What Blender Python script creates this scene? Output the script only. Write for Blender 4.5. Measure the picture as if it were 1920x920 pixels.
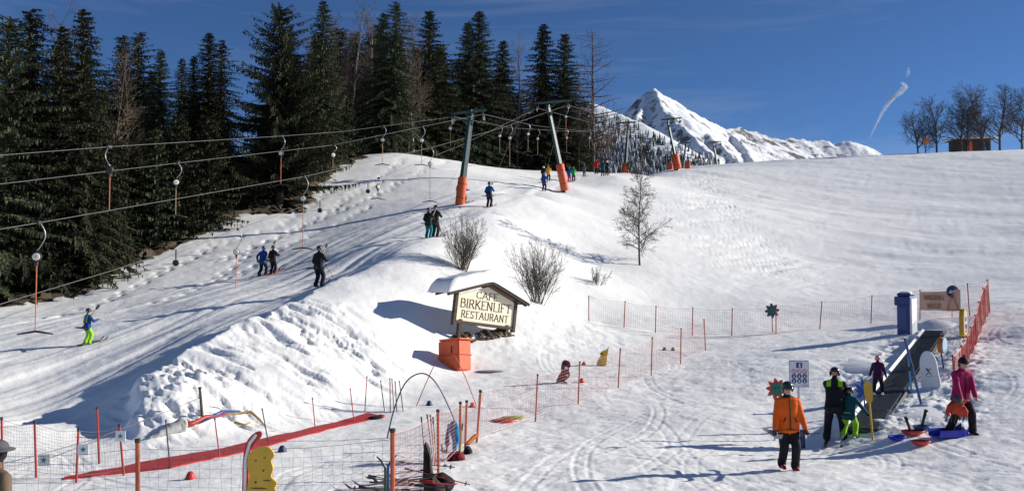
import bpy, bmesh, math, random
import numpy as np
from mathutils import Vector, Matrix, Euler

# ------------------------------------------------------------------ start
for o in list(bpy.data.objects):
    bpy.data.objects.remove(o, do_unlink=True)
scene = bpy.context.scene
col = scene.collection
R = math.radians

# ------------------------------------------------------------------ camera
CAMZ = 3.6
PITCH = math.atan(70 / 1663)
cam_d = bpy.data.cameras.new('camera')
cam_d.sensor_width = 36.0
cam_d.lens = 36.0 * 1663 / 1920
cam_d.clip_start = 0.1
cam_d.clip_end = 40000
cam = bpy.data.objects.new('camera', cam_d)
col.objects.link(cam)
cam.location = (0, 0, CAMZ)
cam.rotation_euler = (math.pi / 2 + PITCH, 0, 0)
scene.camera = cam

# ------------------------------------------------------------------ sky, sun, exposure
SUN_EL = R(22)
SUN_AZ = R(79)            # clockwise from +Y (the view direction)
world = bpy.data.worlds.new('World')
scene.world = world
world.use_nodes = True
wn = world.node_tree.nodes
wl = world.node_tree.links
wn.clear()
w_out = wn.new('ShaderNodeOutputWorld')
w_bg = wn.new('ShaderNodeBackground')
w_sky = wn.new('ShaderNodeTexSky')
w_sky.sky_type = 'NISHITA'
w_sky.sun_disc = False
w_sky.sun_elevation = SUN_EL
w_sky.sun_rotation = SUN_AZ
w_sky.altitude = 4200
w_sky.air_density = 1.0
w_sky.dust_density = 0.2
w_sky.ozone_density = 7.0
w_bg.inputs['Strength'].default_value = 0.077
# thin cirrus veils drawn out along the sky
tc = wn.new('ShaderNodeTexCoord')
mp = wn.new('ShaderNodeMapping')
mp.inputs['Rotation'].default_value = (0.0, R(-8), R(10))
mp.inputs['Scale'].default_value = (0.9, 1.4, 9.0)
wl.new(tc.outputs['Generated'], mp.inputs['Vector'])
nz = wn.new('ShaderNodeTexNoise')
nz.inputs['Scale'].default_value = 1.9
nz.inputs['Detail'].default_value = 9
nz.inputs['Roughness'].default_value = 0.6
nz.inputs['Distortion'].default_value = 0.6
wl.new(mp.outputs['Vector'], nz.inputs['Vector'])
cr = wn.new('ShaderNodeMapRange')
cr.inputs['From Min'].default_value = 0.46
cr.inputs['From Max'].default_value = 0.82
cr.inputs['To Min'].default_value = 0.0
cr.inputs['To Max'].default_value = 0.36
wl.new(nz.outputs['Fac'], cr.inputs['Value'])
mx = wn.new('ShaderNodeMix')
mx.data_type = 'RGBA'
mx.inputs['B'].default_value = (5.2, 5.7, 6.4, 1)
wl.new(cr.outputs['Result'], mx.inputs['Factor'])
wl.new(w_sky.outputs['Color'], mx.inputs['A'])
wl.new(mx.outputs['Result'], w_bg.inputs['Color'])
wl.new(w_bg.outputs['Background'], w_out.inputs['Surface'])

SUNV = Vector((math.sin(SUN_AZ) * math.cos(SUN_EL), math.cos(SUN_AZ) * math.cos(SUN_EL), math.sin(SUN_EL)))
sun_d = bpy.data.lights.new('sun', 'SUN')
sun_d.energy = 5.0
sun_d.angle = R(0.5)
sun_d.color = (1.0, 0.94, 0.84)
sun = bpy.data.objects.new('sun', sun_d)
col.objects.link(sun)
sun.rotation_euler = SUNV.to_track_quat('Z', 'Y').to_euler()

scene.view_settings.view_transform = 'Standard'
scene.view_settings.look = 'None'
scene.view_settings.gamma = 1.0
scene.view_settings.exposure = 0.30
scene.view_settings.use_curve_mapping = False
scene.render.engine = 'CYCLES'

# ------------------------------------------------------------------ helpers
def at(px, py, d):
    """world point seen at a pixel of the 1920x920 photograph, d metres in front of the camera"""
    u = (px - 960) / 1663.0
    v = (460 - py) / 1663.0
    dy = math.cos(PITCH) - v * math.sin(PITCH)
    dz = math.sin(PITCH) + v * math.cos(PITCH)
    t = d / dy
    return Vector((u * t, d, CAMZ + dz * t))

def hash2(ix, iy, seed):
    h = (ix.astype(np.int64) * 374761393 + iy.astype(np.int64) * 668265263 + seed * 1442695041) & 0xffffffff
    h = ((h ^ (h >> 13)) * 1274126177) & 0xffffffff
    return ((h ^ (h >> 16)) & 0xffffff) / float(0xffffff)

def vnoise(x, y, seed=0):
    ix = np.floor(x); iy = np.floor(y)
    fx = x - ix; fy = y - iy
    fx = fx * fx * fx * (fx * (fx * 6 - 15) + 10)
    fy = fy * fy * fy * (fy * (fy * 6 - 15) + 10)
    a = hash2(ix, iy, seed); b = hash2(ix + 1, iy, seed)
    c = hash2(ix, iy + 1, seed); d = hash2(ix + 1, iy + 1, seed)
    return (a + (b - a) * fx + (c - a) * fy + (a - b - c + d) * fx * fy) * 2 - 1

def fbm(x, y, octv=4, seed=0, gain=0.5, lac=2.03):
    s = np.zeros_like(x); a = 1.0; n = 0
    for k in range(octv):
        s += a * vnoise(x * lac ** k + 17.3 * k, y * lac ** k - 9.1 * k, seed + k)
        n += a; a *= gain
    return s / n

def sstep(a, b, x):
    t = np.clip((x - a) / (b - a), 0, 1)
    return t * t * (3 - 2 * t)

def softpoly(x, y, poly, edge):
    """1 inside a plan polygon, falling to 0 over `edge` metres"""
    inside = np.zeros(x.shape, bool); dist = np.full(x.shape, 1e9)
    n = len(poly)
    for i in range(n):
        x0, y0 = poly[i]; x1, y1 = poly[(i + 1) % n]
        if y1 != y0:
            c = ((y0 > y) != (y1 > y)) & (x < (x1 - x0) * (y - y0) / (y1 - y0) + x0)
            inside ^= c
        ex, ey = x1 - x0, y1 - y0
        t = np.clip(((x - x0) * ex + (y - y0) * ey) / (ex * ex + ey * ey + 1e-9), 0, 1)
        dist = np.minimum(dist, np.hypot(x - x0 - t * ex, y - y0 - t * ey))
    sd = np.where(inside, dist, -dist)
    return sstep(-edge, edge, sd)

def pathst(x, y, path):
    """distance along and across (signed) the nearest stretch of a plan polyline"""
    best = np.full(x.shape, 1e9); S = np.zeros_like(x); T = np.zeros_like(x); acc = 0.0
    for i in range(len(path) - 1):
        x0, y0 = path[i]; x1, y1 = path[i + 1]
        L = math.hypot(x1 - x0, y1 - y0); ex, ey = (x1 - x0) / L, (y1 - y0) / L
        s = np.clip((x - x0) * ex + (y - y0) * ey, 0, L)
        d = np.hypot(x - x0 - s * ex, y - y0 - s * ey)
        t = (x - x0) * -ey + (y - y0) * ex
        m = d < best
        best = np.where(m, d, best); S = np.where(m, acc + s, S); T = np.where(m, np.sign(t) * d, T)
        acc += L
    return S, T

# ------------------------------------------------------------------ the lie of the land
CTRL = [
    # piste in front
    (1475, 880, 17.3), (1800, 812, 19.5), (1590, 828, 20.6), (1040, 895, 16.9), (1300, 780, 23.5), (1100, 850, 19),
    (1005, 790, 24.5), (1160, 727, 29), (1277, 680, 34), (1321, 657, 37), (1450, 680, 31.5), (1520, 740, 26.5),
    (640, 860, 18.3), (900, 830, 20.7), (480, 850, 18.8), (330, 880, 17.2), (760, 790, 23.6), (830, 745, 27),
    (1000, 715, 29.5), (1100, 690, 32.5), (1060, 650, 36.5),
    # conveyor and its right side
    (1697, 625, 36), (1750, 622, 36), (1755, 720, 25), (1850, 640, 33), (1848, 585, 39),
    (1920, 700, 24.5), (1915, 800, 19.5), (1900, 560, 43), (1915, 620, 33),
    # far fence
    (1635, 606, 42), (1537, 616, 41.5), (1450, 622, 41), (1372, 627, 41), (1230, 622, 42), (1172, 612, 43), (1105, 600, 44),
    # foot of the hill
    (1540, 545, 56), (1300, 575, 50), (1720, 540, 56), (1900, 510, 58), (1200, 560, 50),
    # the hill
    (1500, 480, 72), (1700, 470, 74), (1900, 450, 76), (1380, 460, 72), (1300, 430, 76), (1600, 400, 98), (1800, 390, 100), (1920, 380, 102),
    (1450, 390, 98), (1340, 370, 104), (1345, 314, 150), (1450, 307, 152), (1550, 299, 156), (1650, 291, 160), (1780, 284, 162), (1915, 280, 162),
    (1600, 345, 124), (1850, 330, 126), (1420, 345, 124),
    # ridge with the lift pylons
    (1300, 316, 150), (1265, 317, 140), (1172, 324, 120), (1283, 314, 185), (1340, 311, 190),
    # birch, hedge bank above the sign
    (1200, 497, 58), (1120, 535, 50), (1010, 565, 42.5), (1080, 480, 58), (1000, 480, 52), (930, 510, 45), (1100, 400, 74), (1200, 400, 80), (1160, 350, 95), (1260, 350, 112),
    # sign and orange box on the toe of the bank
    (850, 632, 34.8), (955, 640, 35.4), (905, 590, 37.5), (855, 690, 31.8), (780, 700, 30.0), (740, 740, 27.2),
    # bank face
    (600, 780, 24.3), (650, 700, 27.5), (560, 690, 26.5), (480, 720, 24.6), (400, 780, 22.2), (290, 820, 20.6), (300, 780, 21.4),
    (700, 640, 31), (760, 580, 35), (640, 600, 32), (820, 540, 38.5), (720, 530, 37.5), (380, 690, 25.8), (480, 640, 28.6),
    # crest of the bank
    (250, 750, 22.6), (285, 707, 24.5), (350, 665, 27), (450, 613, 30), (550, 571, 33.4), (626, 527, 37.2), (703, 494, 40.4), (760, 472, 43),
    (830, 448, 47), (920, 401, 58), (1000, 366, 73), (1062, 352, 85), (1150, 329, 102),
    # the tow track left of it
    (215, 800, 21.8), (170, 770, 23.7), (60, 800, 21.0), (0, 830, 19.5), (120, 730, 26.8), (255, 690, 27.5), (165, 650, 32), (330, 640, 30.5), (0, 690, 29),
    (420, 600, 33), (510, 566, 36), (400, 560, 38), (597, 538, 38.5), (490, 517, 48), (300, 580, 38), (680, 500, 42), (690, 460, 48), (812, 446, 48), (760, 420, 56),
    (870, 405, 60), (917, 390, 63), (862, 384, 64), (980, 372, 76), (1020, 358, 80), (1055, 360, 84), (1070, 343, 97), (1130, 331, 103),
    # slope up to the wood
    (0, 585, 42), (100, 570, 45), (190, 540, 48), (310, 480, 56), (450, 410, 66), (560, 400, 68), (640, 320, 86), (690, 294, 92),
    (740, 286, 96), (850, 301, 100), (1000, 319, 108), (1090, 322, 114), (600, 440, 60), (720, 360, 76), (850, 340, 80), (960, 335, 92),
]
PLAN = [  # out of sight: x, y, z
    (0, 0, 0.2), (-8, 10, 0.3), (8, 10, 0.0), (0, 8, .2), (-25, 0, 0.2), (25, 0, 0.4), (0, -40, 0), (40, 15, 2.0), (80, 30, 4), (60, 70, 9), (-30, 20, .8),
    (-60, 50, 3.5), (-45, 70, 7.5), (-30, 90, 15.5), (-70, 110, 10), (-25, 120, 15.0), (0, 130, 15.0), (12, 150, 18), (-50, 150, 12), (20, 200, 24),
    (100, 100, 17), (150, 60, 9), (120, 170, 28), (70, 200, 29.5), (110, 220, 28), (45, 220, 31), (160, 200, 27), (30, 250, 27), (0, 220, 20), (-60, 230, 15),
    (80, 300, 27), (150, -20, 3), (-80, -20, 0), (80, -60, 0), (-100, 20, 2), (200, 120, 14),
] + [tuple(at(1618, 812, 20.6).lerp(at(1752, 624, 36.0), q)) for q in (0, .15, .3, .45, .6, .75, .9)]
_c = [tuple(at(*c)) for c in CTRL] + [tuple(float(q) for q in p) for p in PLAN]
_cx = np.array([c[0] for c in _c]); _cy = np.array([c[1] for c in _c]); _cz = np.array([c[2] for c in _c])
_C2 = 1.2 ** 2
def _k(r2):
    return np.sqrt(r2 + _C2)
_n = len(_c)
_A = np.zeros((_n + 3, _n + 3))
_A[:_n, :_n] = _k((_cx[:, None] - _cx) ** 2 + (_cy[:, None] - _cy) ** 2) - 0.03 * np.eye(_n)
_A[:_n, _n] = 1; _A[:_n, _n + 1] = _cx; _A[:_n, _n + 2] = _cy; _A[_n:, :_n] = _A[:_n, _n:].T
_w = np.linalg.solve(_A, np.concatenate([_cz, np.zeros(3)]))

# the ploughed edge of the bank: a sharp step down to the tow track
EDGE_PX = [(268, 826, 20.4), (246, 795, 21.5), (243, 752, 22.8), (285, 707, 24.5), (350, 665, 27), (450, 613, 30), (550, 571, 33.4), (626, 527, 37.2), (703, 494, 40.4)]
EDGE_PL = [(at(*e).x, at(*e).y) for e in EDGE_PX]
def edge_step(x, y):
    S, T = pathst(x, y, EDGE_PL)
    t = -T + .12 * np.sin(S * 2.1) + .06 * np.sin(S * 5.3 + 1)
    A = .27 * sstep(-.2, 1.5, S) * (1 - .78 * sstep(8, 22, S)) * (1 - sstep(21, 25, S))
    return A * (sstep(-.16, .16, t) * np.exp(-np.clip(t, 0, None) / 1.5) - .15 * sstep(.16, -.16, t) * np.exp(-np.clip(-t, 0, None) / .9))
def ground_base(x, y):
    x = np.asarray(x, float); y = np.asarray(y, float)
    z = np.full(x.shape, _w[_n]) + _w[_n + 1] * x + _w[_n + 2] * y
    for i in range(_n):
        z = z + _w[i] * _k((x - _cx[i]) ** 2 + (y - _cy[i]) ** 2)
    m = (x > -22) & (x < 2) & (y > 17) & (y < 46)
    if m.any(): z[m] += edge_step(x[m], y[m])
    r = np.hypot(x, y)
    b = sstep(230, 420, r)
    return z * (1 - b) + (-25.0) * b

def gz(x, y):
    z = _w[_n] + _w[_n + 1] * x + _w[_n + 2] * y + float(_w[:_n] @ np.sqrt((x - _cx) ** 2 + (y - _cy) ** 2 + _C2))
    if -22 < x < 2 and 17 < y < 46: z += float(edge_step(np.array([x]), np.array([y]))[0])
    r = math.hypot(x, y)
    if r > 230:
        b = min((r - 230) / 190, 1); b = b * b * (3 - 2 * b); z = z * (1 - b) - 25 * b
    return float(z)

def onground(px, py, dmin=9.0, dmax=230.0):
    """first point of the snow seen at a pixel"""
    d = np.geomspace(dmin, dmax, 900)
    a = at(px, py, 1.0); b = at(px, py, 2.0)
    X = a.x * d; Z = CAMZ + (a.z - CAMZ) * d
    g = ground_base(X, d)
    hit = np.nonzero(Z <= g)[0]
    k = hit[0] if len(hit) else int(np.argmin(Z - g))
    dd = float(d[k])
    if len(hit) and k > 0:
        e0, e1 = Z[k - 1] - g[k - 1], Z[k] - g[k]
        dd = float(d[k - 1] + (d[k] - d[k - 1]) * e0 / (e0 - e1 + 1e-9))
    return Vector((a.x * dd, dd, gz(a.x * dd, dd)))
# ------------------------------------------------------------------ materials
MATS = {}
def mat(name, rgb, rough=0.6, metal=0.0, vary=0.0, scale=4.0, spec=0.5, bump=0.0, bscale=30.0, rnd=0.0, alpha=1.0):
    """procedural principled material: colour broken up by noise, optional relief"""
    if name in MATS: return MATS[name]
    m = bpy.data.materials.new(name); m.use_nodes = True
    nt = m.node_tree; p = nt.nodes['Principled BSDF']
    p.inputs['Base Color'].default_value = (*rgb, 1)
    p.inputs['Roughness'].default_value = rough
    p.inputs['Metallic'].default_value = metal
    p.inputs['Specular IOR Level'].default_value = spec
    if vary or rnd:
        t = nt.nodes.new('ShaderNodeTexCoord')
        n = nt.nodes.new('ShaderNodeTexNoise'); n.inputs['Scale'].default_value = scale; n.inputs['Detail'].default_value = 5
        nt.links.new(t.outputs['Object'], n.inputs['Vector'])
        mr = nt.nodes.new('ShaderNodeMapRange')
        mr.inputs['From Min'].default_value = 0.25; mr.inputs['From Max'].default_value = 0.75
        mr.inputs['To Min'].default_value = 1 - vary; mr.inputs['To Max'].default_value = 1 + vary
        nt.links.new(n.outputs['Fac'], mr.inputs['Value'])
        hs = nt.nodes.new('ShaderNodeHueSaturation'); hs.inputs['Color'].default_value = (*rgb, 1)
        if rnd:
            oi = nt.nodes.new('ShaderNodeObjectInfo')
            m2 = nt.nodes.new('ShaderNodeMapRange'); m2.inputs['To Min'].default_value = 1 - rnd; m2.inputs['To Max'].default_value = 1 + rnd
            nt.links.new(oi.outputs['Random'], m2.inputs['Value'])
            mu = nt.nodes.new('ShaderNodeMath'); mu.operation = 'MULTIPLY'
            nt.links.new(mr.outputs['Result'], mu.inputs[0]); nt.links.new(m2.outputs['Result'], mu.inputs[1])
            nt.links.new(mu.outputs['Value'], hs.inputs['Value'])
            m3 = nt.nodes.new('ShaderNodeMapRange'); m3.inputs['To Min'].default_value = 0.5 - rnd * .11; m3.inputs['To Max'].default_value = 0.5 + rnd * .09
            nt.links.new(oi.outputs['Random'], m3.inputs['Value']); nt.links.new(m3.outputs['Result'], hs.inputs['Hue'])
        else:
            nt.links.new(mr.outputs['Result'], hs.inputs['Value'])
        nt.links.new(hs.outputs['Color'], p.inputs['Base Color'])
    if bump:
        t = nt.nodes.new('ShaderNodeTexCoord')
        n = nt.nodes.new('ShaderNodeTexNoise'); n.inputs['Scale'].default_value = bscale; n.inputs['Detail'].default_value = 4
        nt.links.new(t.outputs['Object'], n.inputs['Vector'])
        b = nt.nodes.new('ShaderNodeBump'); b.inputs['Strength'].default_value = bump; b.inputs['Distance'].default_value = 0.02
        nt.links.new(n.outputs['Fac'], b.inputs['Height']); nt.links.new(b.outputs['Normal'], p.inputs['Normal'])
    MATS[name] = m
    return m

def snow_material():
    m = bpy.data.materials.new('snow'); m.use_nodes = True
    nt = m.node_tree; N = nt.nodes.new; L = nt.links.new
    p = nt.nodes['Principled BSDF']
    p.inputs['Roughness'].default_value = 0.55; p.inputs['Specular IOR Level'].default_value = 0.25
    t = N('ShaderNodeTexCoord')
    n1 = N('ShaderNodeTexNoise'); n1.inputs['Scale'].default_value = 0.35; n1.inputs['Detail'].default_value = 6; n1.inputs['Roughness'].default_value = 0.6
    L(t.outputs['Object'], n1.inputs['Vector'])
    cr_ = N('ShaderNodeValToRGB')
    cr_.color_ramp.elements[0].position = 0.35; cr_.color_ramp.elements[0].color = (0.86, 0.865, 0.855, 1)
    cr_.color_ramp.elements[1].position = 0.62; cr_.color_ramp.elements[1].color = (0.94, 0.94, 0.925, 1)
    L(n1.outputs['Fac'], cr_.inputs['Fac']); L(cr_.outputs['Color'], p.inputs['Base Color'])
    n2 = N('ShaderNodeTexNoise'); n2.inputs['Scale'].default_value = 9.0; n2.inputs['Detail'].default_value = 8; n2.inputs['Roughness'].default_value = 0.62
    L(t.outputs['Object'], n2.inputs['Vector'])
    # thin scrape marks left by edges
    mp_ = N('ShaderNodeMapping'); mp_.inputs['Scale'].default_value = (0.7, 5.0, 1.0); mp_.inputs['Rotation'].default_value = (0, 0, 0.5)
    L(t.outputs['Object'], mp_.inputs['Vector'])
    n3 = N('ShaderNodeTexNoise'); n3.inputs['Scale'].default_value = 2.2; n3.inputs['Detail'].default_value = 5; n3.inputs['Distortion'].default_value = 1.2
    L(mp_.outputs['Vector'], n3.inputs['Vector'])
    ad = N('ShaderNodeMath'); ad.operation = 'ADD'
    L(n2.outputs['Fac'], ad.inputs[0]); L(n3.outputs['Fac'], ad.inputs[1])
    b = N('ShaderNodeBump'); b.inputs['Strength'].default_value = 0.32; b.inputs['Distance'].default_value = 0.05
    L(ad.outputs['Value'], b.inputs['Height']); L(b.outputs['Normal'], p.inputs['Normal'])
    MATS['snow'] = m
    return m
snow = snow_material()

# ------------------------------------------------------------------ mesh builder
class MB:
    def __init__(s): s.v = []; s.f = []; s.m = []
    def add(s, vs, fs, mi=0):
        k = len(s.v); s.v.extend(tuple(q) for q in vs)
        s.f.extend(tuple(i + k for i in f) for f in fs); s.m.extend([mi] * len(fs)); return s
    def box(s, c, size, rot=None, mi=0, bevel=0.0):
        hx, hy, hz = size[0] / 2, size[1] / 2, size[2] / 2
        if bevel:
            b = min(bevel, hx * .9, hy * .9, hz * .9); vs = []
            ring = lambda ex, ey, z: [(-ex + b, -ey, z), (ex - b, -ey, z), (ex, -ey + b, z), (ex, ey - b, z), (ex - b, ey, z), (-ex + b, ey, z), (-ex, ey - b, z), (-ex, -ey + b, z)]
            vs = ring(hx - b * .6, hy - b * .6, -hz) + ring(hx, hy, -hz + b) + ring(hx, hy, hz - b) + ring(hx - b * .6, hy - b * .6, hz)
            fs = [tuple(range(7, -1, -1)), tuple(range(24, 32))]
            for r in range(3):
                for i in range(8):
                    j = (i + 1) % 8; fs.append((r * 8 + i, r * 8 + j, r * 8 + 8 + j, r * 8 + 8 + i))
        else:
            vs = [(x, y, z) for z in (-hz, hz) for x, y in ((-hx, -hy), (hx, -hy), (hx, hy), (-hx, hy))]
            fs = [(3, 2, 1, 0), (4, 5, 6, 7), (0, 1, 5, 4), (1, 2, 6, 5), (2, 3, 7, 6), (3, 0, 4, 7)]
        M = rot if rot is not None else Matrix.Identity(3)
        c = Vector(c)
        return s.add([M @ Vector(q) + c for q in vs], fs, mi)
    def tube(s, pts, rad, n=6, mi=0, cap=True, flat=1.0):
        pts = [Vector(p) for p in pts]
        if not hasattr(rad, '__len__'): rad = [rad] * len(pts)
        vs = []; fs = []; up = None
        for i, p in enumerate(pts):
            a = pts[max(i - 1, 0)]; b = pts[min(i + 1, len(pts) - 1)]
            d = (b - a); d = d.normalized() if d.length > 1e-9 else Vector((0, 0, 1))
            if up is None:
                up = Vector((0, 0, 1)) if abs(d.z) < .9 else Vector((0, 1, 0))
            u = (up - d * up.dot(d)); u = u.normalized() if u.length > 1e-6 else d.orthogonal().normalized()
            w = d.cross(u); up = u
            for k in range(n):
                t = 2 * math.pi * k / n
                vs.append(p + (u * math.cos(t) * flat + w * math.sin(t)) * rad[i])
        for i in range(len(pts) - 1):
            for k in range(n):
                j = (k + 1) % n
                fs.append((i * n + k, i * n + j, i * n + n + j, i * n + n + k))
        if cap and n > 2:
            fs.append(tuple(range(n - 1, -1, -1))); fs.append(tuple(range((len(pts) - 1) * n, len(pts) * n)))
        return s.add(vs, fs, mi)
    def ball(s, c, r, n=10, m=6, rot=None, mi=0, zlo=-1.0):
        if not hasattr(r, '__len__'): r = (r, r, r)
        vs = []; fs = []; M = rot if rot is not None else Matrix.Identity(3); c = Vector(c)
        lo = math.asin(max(-1, zlo))
        for i in range(m + 1):
            ph = lo + (math.pi / 2 - lo) * i / m
            for k in range(n):
                t = 2 * math.pi * k / n
                vs.append(M @ Vector((r[0] * math.cos(ph) * math.cos(t), r[1] * math.cos(ph) * math.sin(t), r[2] * math.sin(ph))) + c)
        for i in range(m):
            for k in range(n):
                j = (k + 1) % n; fs.append((i * n + k, i * n + j, i * n + n + j, i * n + n + k))
        fs.append(tuple(range(n - 1, -1, -1)))
        return s.add(vs, fs, mi)
    def lathe(s, prof, c=(0, 0, 0), n=16, rot=None, mi=0):
        vs = []; fs = []; M = rot if rot is not None else Matrix.Identity(3); c = Vector(c)
        for r, z in prof:
            for k in range(n):
                t = 2 * math.pi * k / n
                vs.append(M @ Vector((r * math.cos(t), r * math.sin(t), z)) + c)
        for i in range(len(prof) - 1):
            for k in range(n):
                j = (k + 1) % n; fs.append((i * n + k, i * n + j, i * n + n + j, i * n + n + k))
        fs.append(tuple(range(n - 1, -1, -1))); fs.append(tuple(range((len(prof) - 1) * n, len(prof) * n)))
        return s.add(vs, fs, mi)
    def prism(s, poly, y0, y1, mi=0, M=None, c=(0, 0, 0)):
        """polygon in x,z extruded along y"""
        n = len(poly); M = M if M is not None else Matrix.Identity(3); c = Vector(c)
        vs = [M @ Vector((x, y0, z)) + c for x, z in poly] + [M @ Vector((x, y1, z)) + c for x, z in poly]
        fs = [tuple(range(n)), tuple(range(2 * n - 1, n - 1, -1))]
        for i in range(n):
            j = (i + 1) % n; fs.append((j, i, i + n, j + n))
        return s.add(vs, fs, mi)
    def mesh(s, name, mats, smooth=False):
        me = bpy.data.meshes.new(name)
        me.from_pydata(s.v, [], s.f)
        if not isinstance(mats, (list, tuple)): mats = [mats]
        for m in mats: me.materials.append(m)
        me.polygons.foreach_set('material_index', s.m)
        if smooth: me.polygons.foreach_set('use_smooth', [True] * len(s.f))
        me.update()
        bm_ = bmesh.new(); bm_.from_mesh(me); bmesh.ops.recalc_face_normals(bm_, faces=bm_.faces); bm_.to_mesh(me); bm_.free()
        return me
    def build(s, name, mats, parent=None, smooth=False, loc=None, rot=None):
        return link(name, s.mesh(name, mats, smooth), parent, loc, rot)

def link(name, me, parent=None, loc=None, rot=None):
    o = bpy.data.objects.new(name, me); col.objects.link(o)
    if parent is not None: o.parent = parent
    if loc is not None: o.location = loc
    if rot is not None: o.rotation_euler = rot
    return o
def tag(o, label=None, cat=None, group=None, kind=None):
    if label: o['label'] = label
    if cat: o['category'] = cat
    if group: o['group'] = group
    if kind: o['kind'] = kind
    return o
def thing(name, label, cat, loc=(0, 0, 0), rz=0.0, group=None, rot=None):
    o = bpy.data.objects.new(name, None); o.empty_display_size = 0.2
    col.objects.link(o); o.location = loc
    o.rotation_euler = rot if rot is not None else (0, 0, rz)
    return tag(o, label, cat, group)
def dup(o, parent=None):
    c = o.copy(); col.objects.link(c)
    if parent is not None:
        c.parent = parent
    for ch in list(o.children): dup(ch, c)
    return c

# ------------------------------------------------------------------ the snow ground
rng = random.Random(7)
def P2(*a):
    p = at(*a); return (p.x, p.y)
BANK_FACE = [P2(235, 770, 22.3), P2(285, 700, 25), P2(350, 660, 27.4), P2(450, 610, 30.4), P2(560, 580, 33), P2(640, 570, 33.5), P2(700, 640, 31),
             P2(700, 720, 28), P2(600, 785, 24), P2(450, 800, 21.6), P2(290, 830, 20.2)]
SLIDES = [P2(585, 600, 32), P2(650, 590, 33), P2(760, 690, 29.6), P2(740, 735, 27.2), P2(690, 725, 27.6), P2(630, 660, 29.5)]
SKID = [P2(1290, 330, 130), P2(1345, 330, 135), P2(1420, 430, 86), P2(1560, 530, 60), P2(1400, 540, 57), P2(1300, 460, 68), P2(1250, 400, 84)]
TRAMPLE = [P2(930, 620, 37), P2(1040, 575, 43), P2(1150, 600, 44), P2(1180, 640, 38), P2(1000, 665, 34.5), P2(900, 650, 34)]
BELTSIDE = [P2(1560, 700, 27), P2(1620, 800, 20.3), P2(1840, 790, 20.3), P2(1850, 620, 34), P2(1690, 612, 37)]
TOW = [P2(-120, 800, 20), P2(240, 790, 22.3), P2(285, 707, 24.8), P2(450, 613, 30.4), P2(550, 571, 33.8), P2(703, 494, 41), P2(830, 446, 48.5), P2(1000, 366, 75), P2(1150, 329, 104),
       P2(1060, 326, 112), P2(900, 350, 78), P2(700, 420, 60), P2(480, 500, 50), P2(200, 560, 44), P2(-150, 640, 34)]
FOOT = [[P2(400, 500, 53), P2(560, 420, 63), P2(690, 350, 78), P2(760, 300, 92)], [P2(300, 560, 41), P2(480, 455, 58), P2(640, 395, 69), P2(730, 355, 76), P2(840, 310, 96)],
        [P2(380, 480, 56), P2(520, 420, 64), P2(620, 360, 76)], [P2(420, 520, 48), P2(600, 430, 61), P2(700, 390, 69)], [P2(60, 610, 39), P2(260, 540, 48), P2(420, 450, 60)]]
ARCS = []
def ski_arcs():
    r_ = random.Random(21)
    for k in range(75):
        y0 = r_.uniform(13.5, 34); x0 = r_.uniform(-1 + .02 * y0, .62 * y0)
        if r_.random() < .25: x0 = r_.uniform(-.5 * y0, 0.1 * y0); y0 = r_.uniform(13, 22)
        R0 = r_.uniform(2.5, 14); a0 = r_.uniform(0, 6.28); span = r_.uniform(.3, 1.2)
        ARCS.append((x0 - R0 * math.cos(a0), y0 - R0 * math.sin(a0), R0, a0, span, r_.uniform(.003, .009), r_.uniform(.03, .05)))
ski_arcs()
UPHILL = math.atan2(22.0, 7.0)     # direction of the tow in plan

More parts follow.
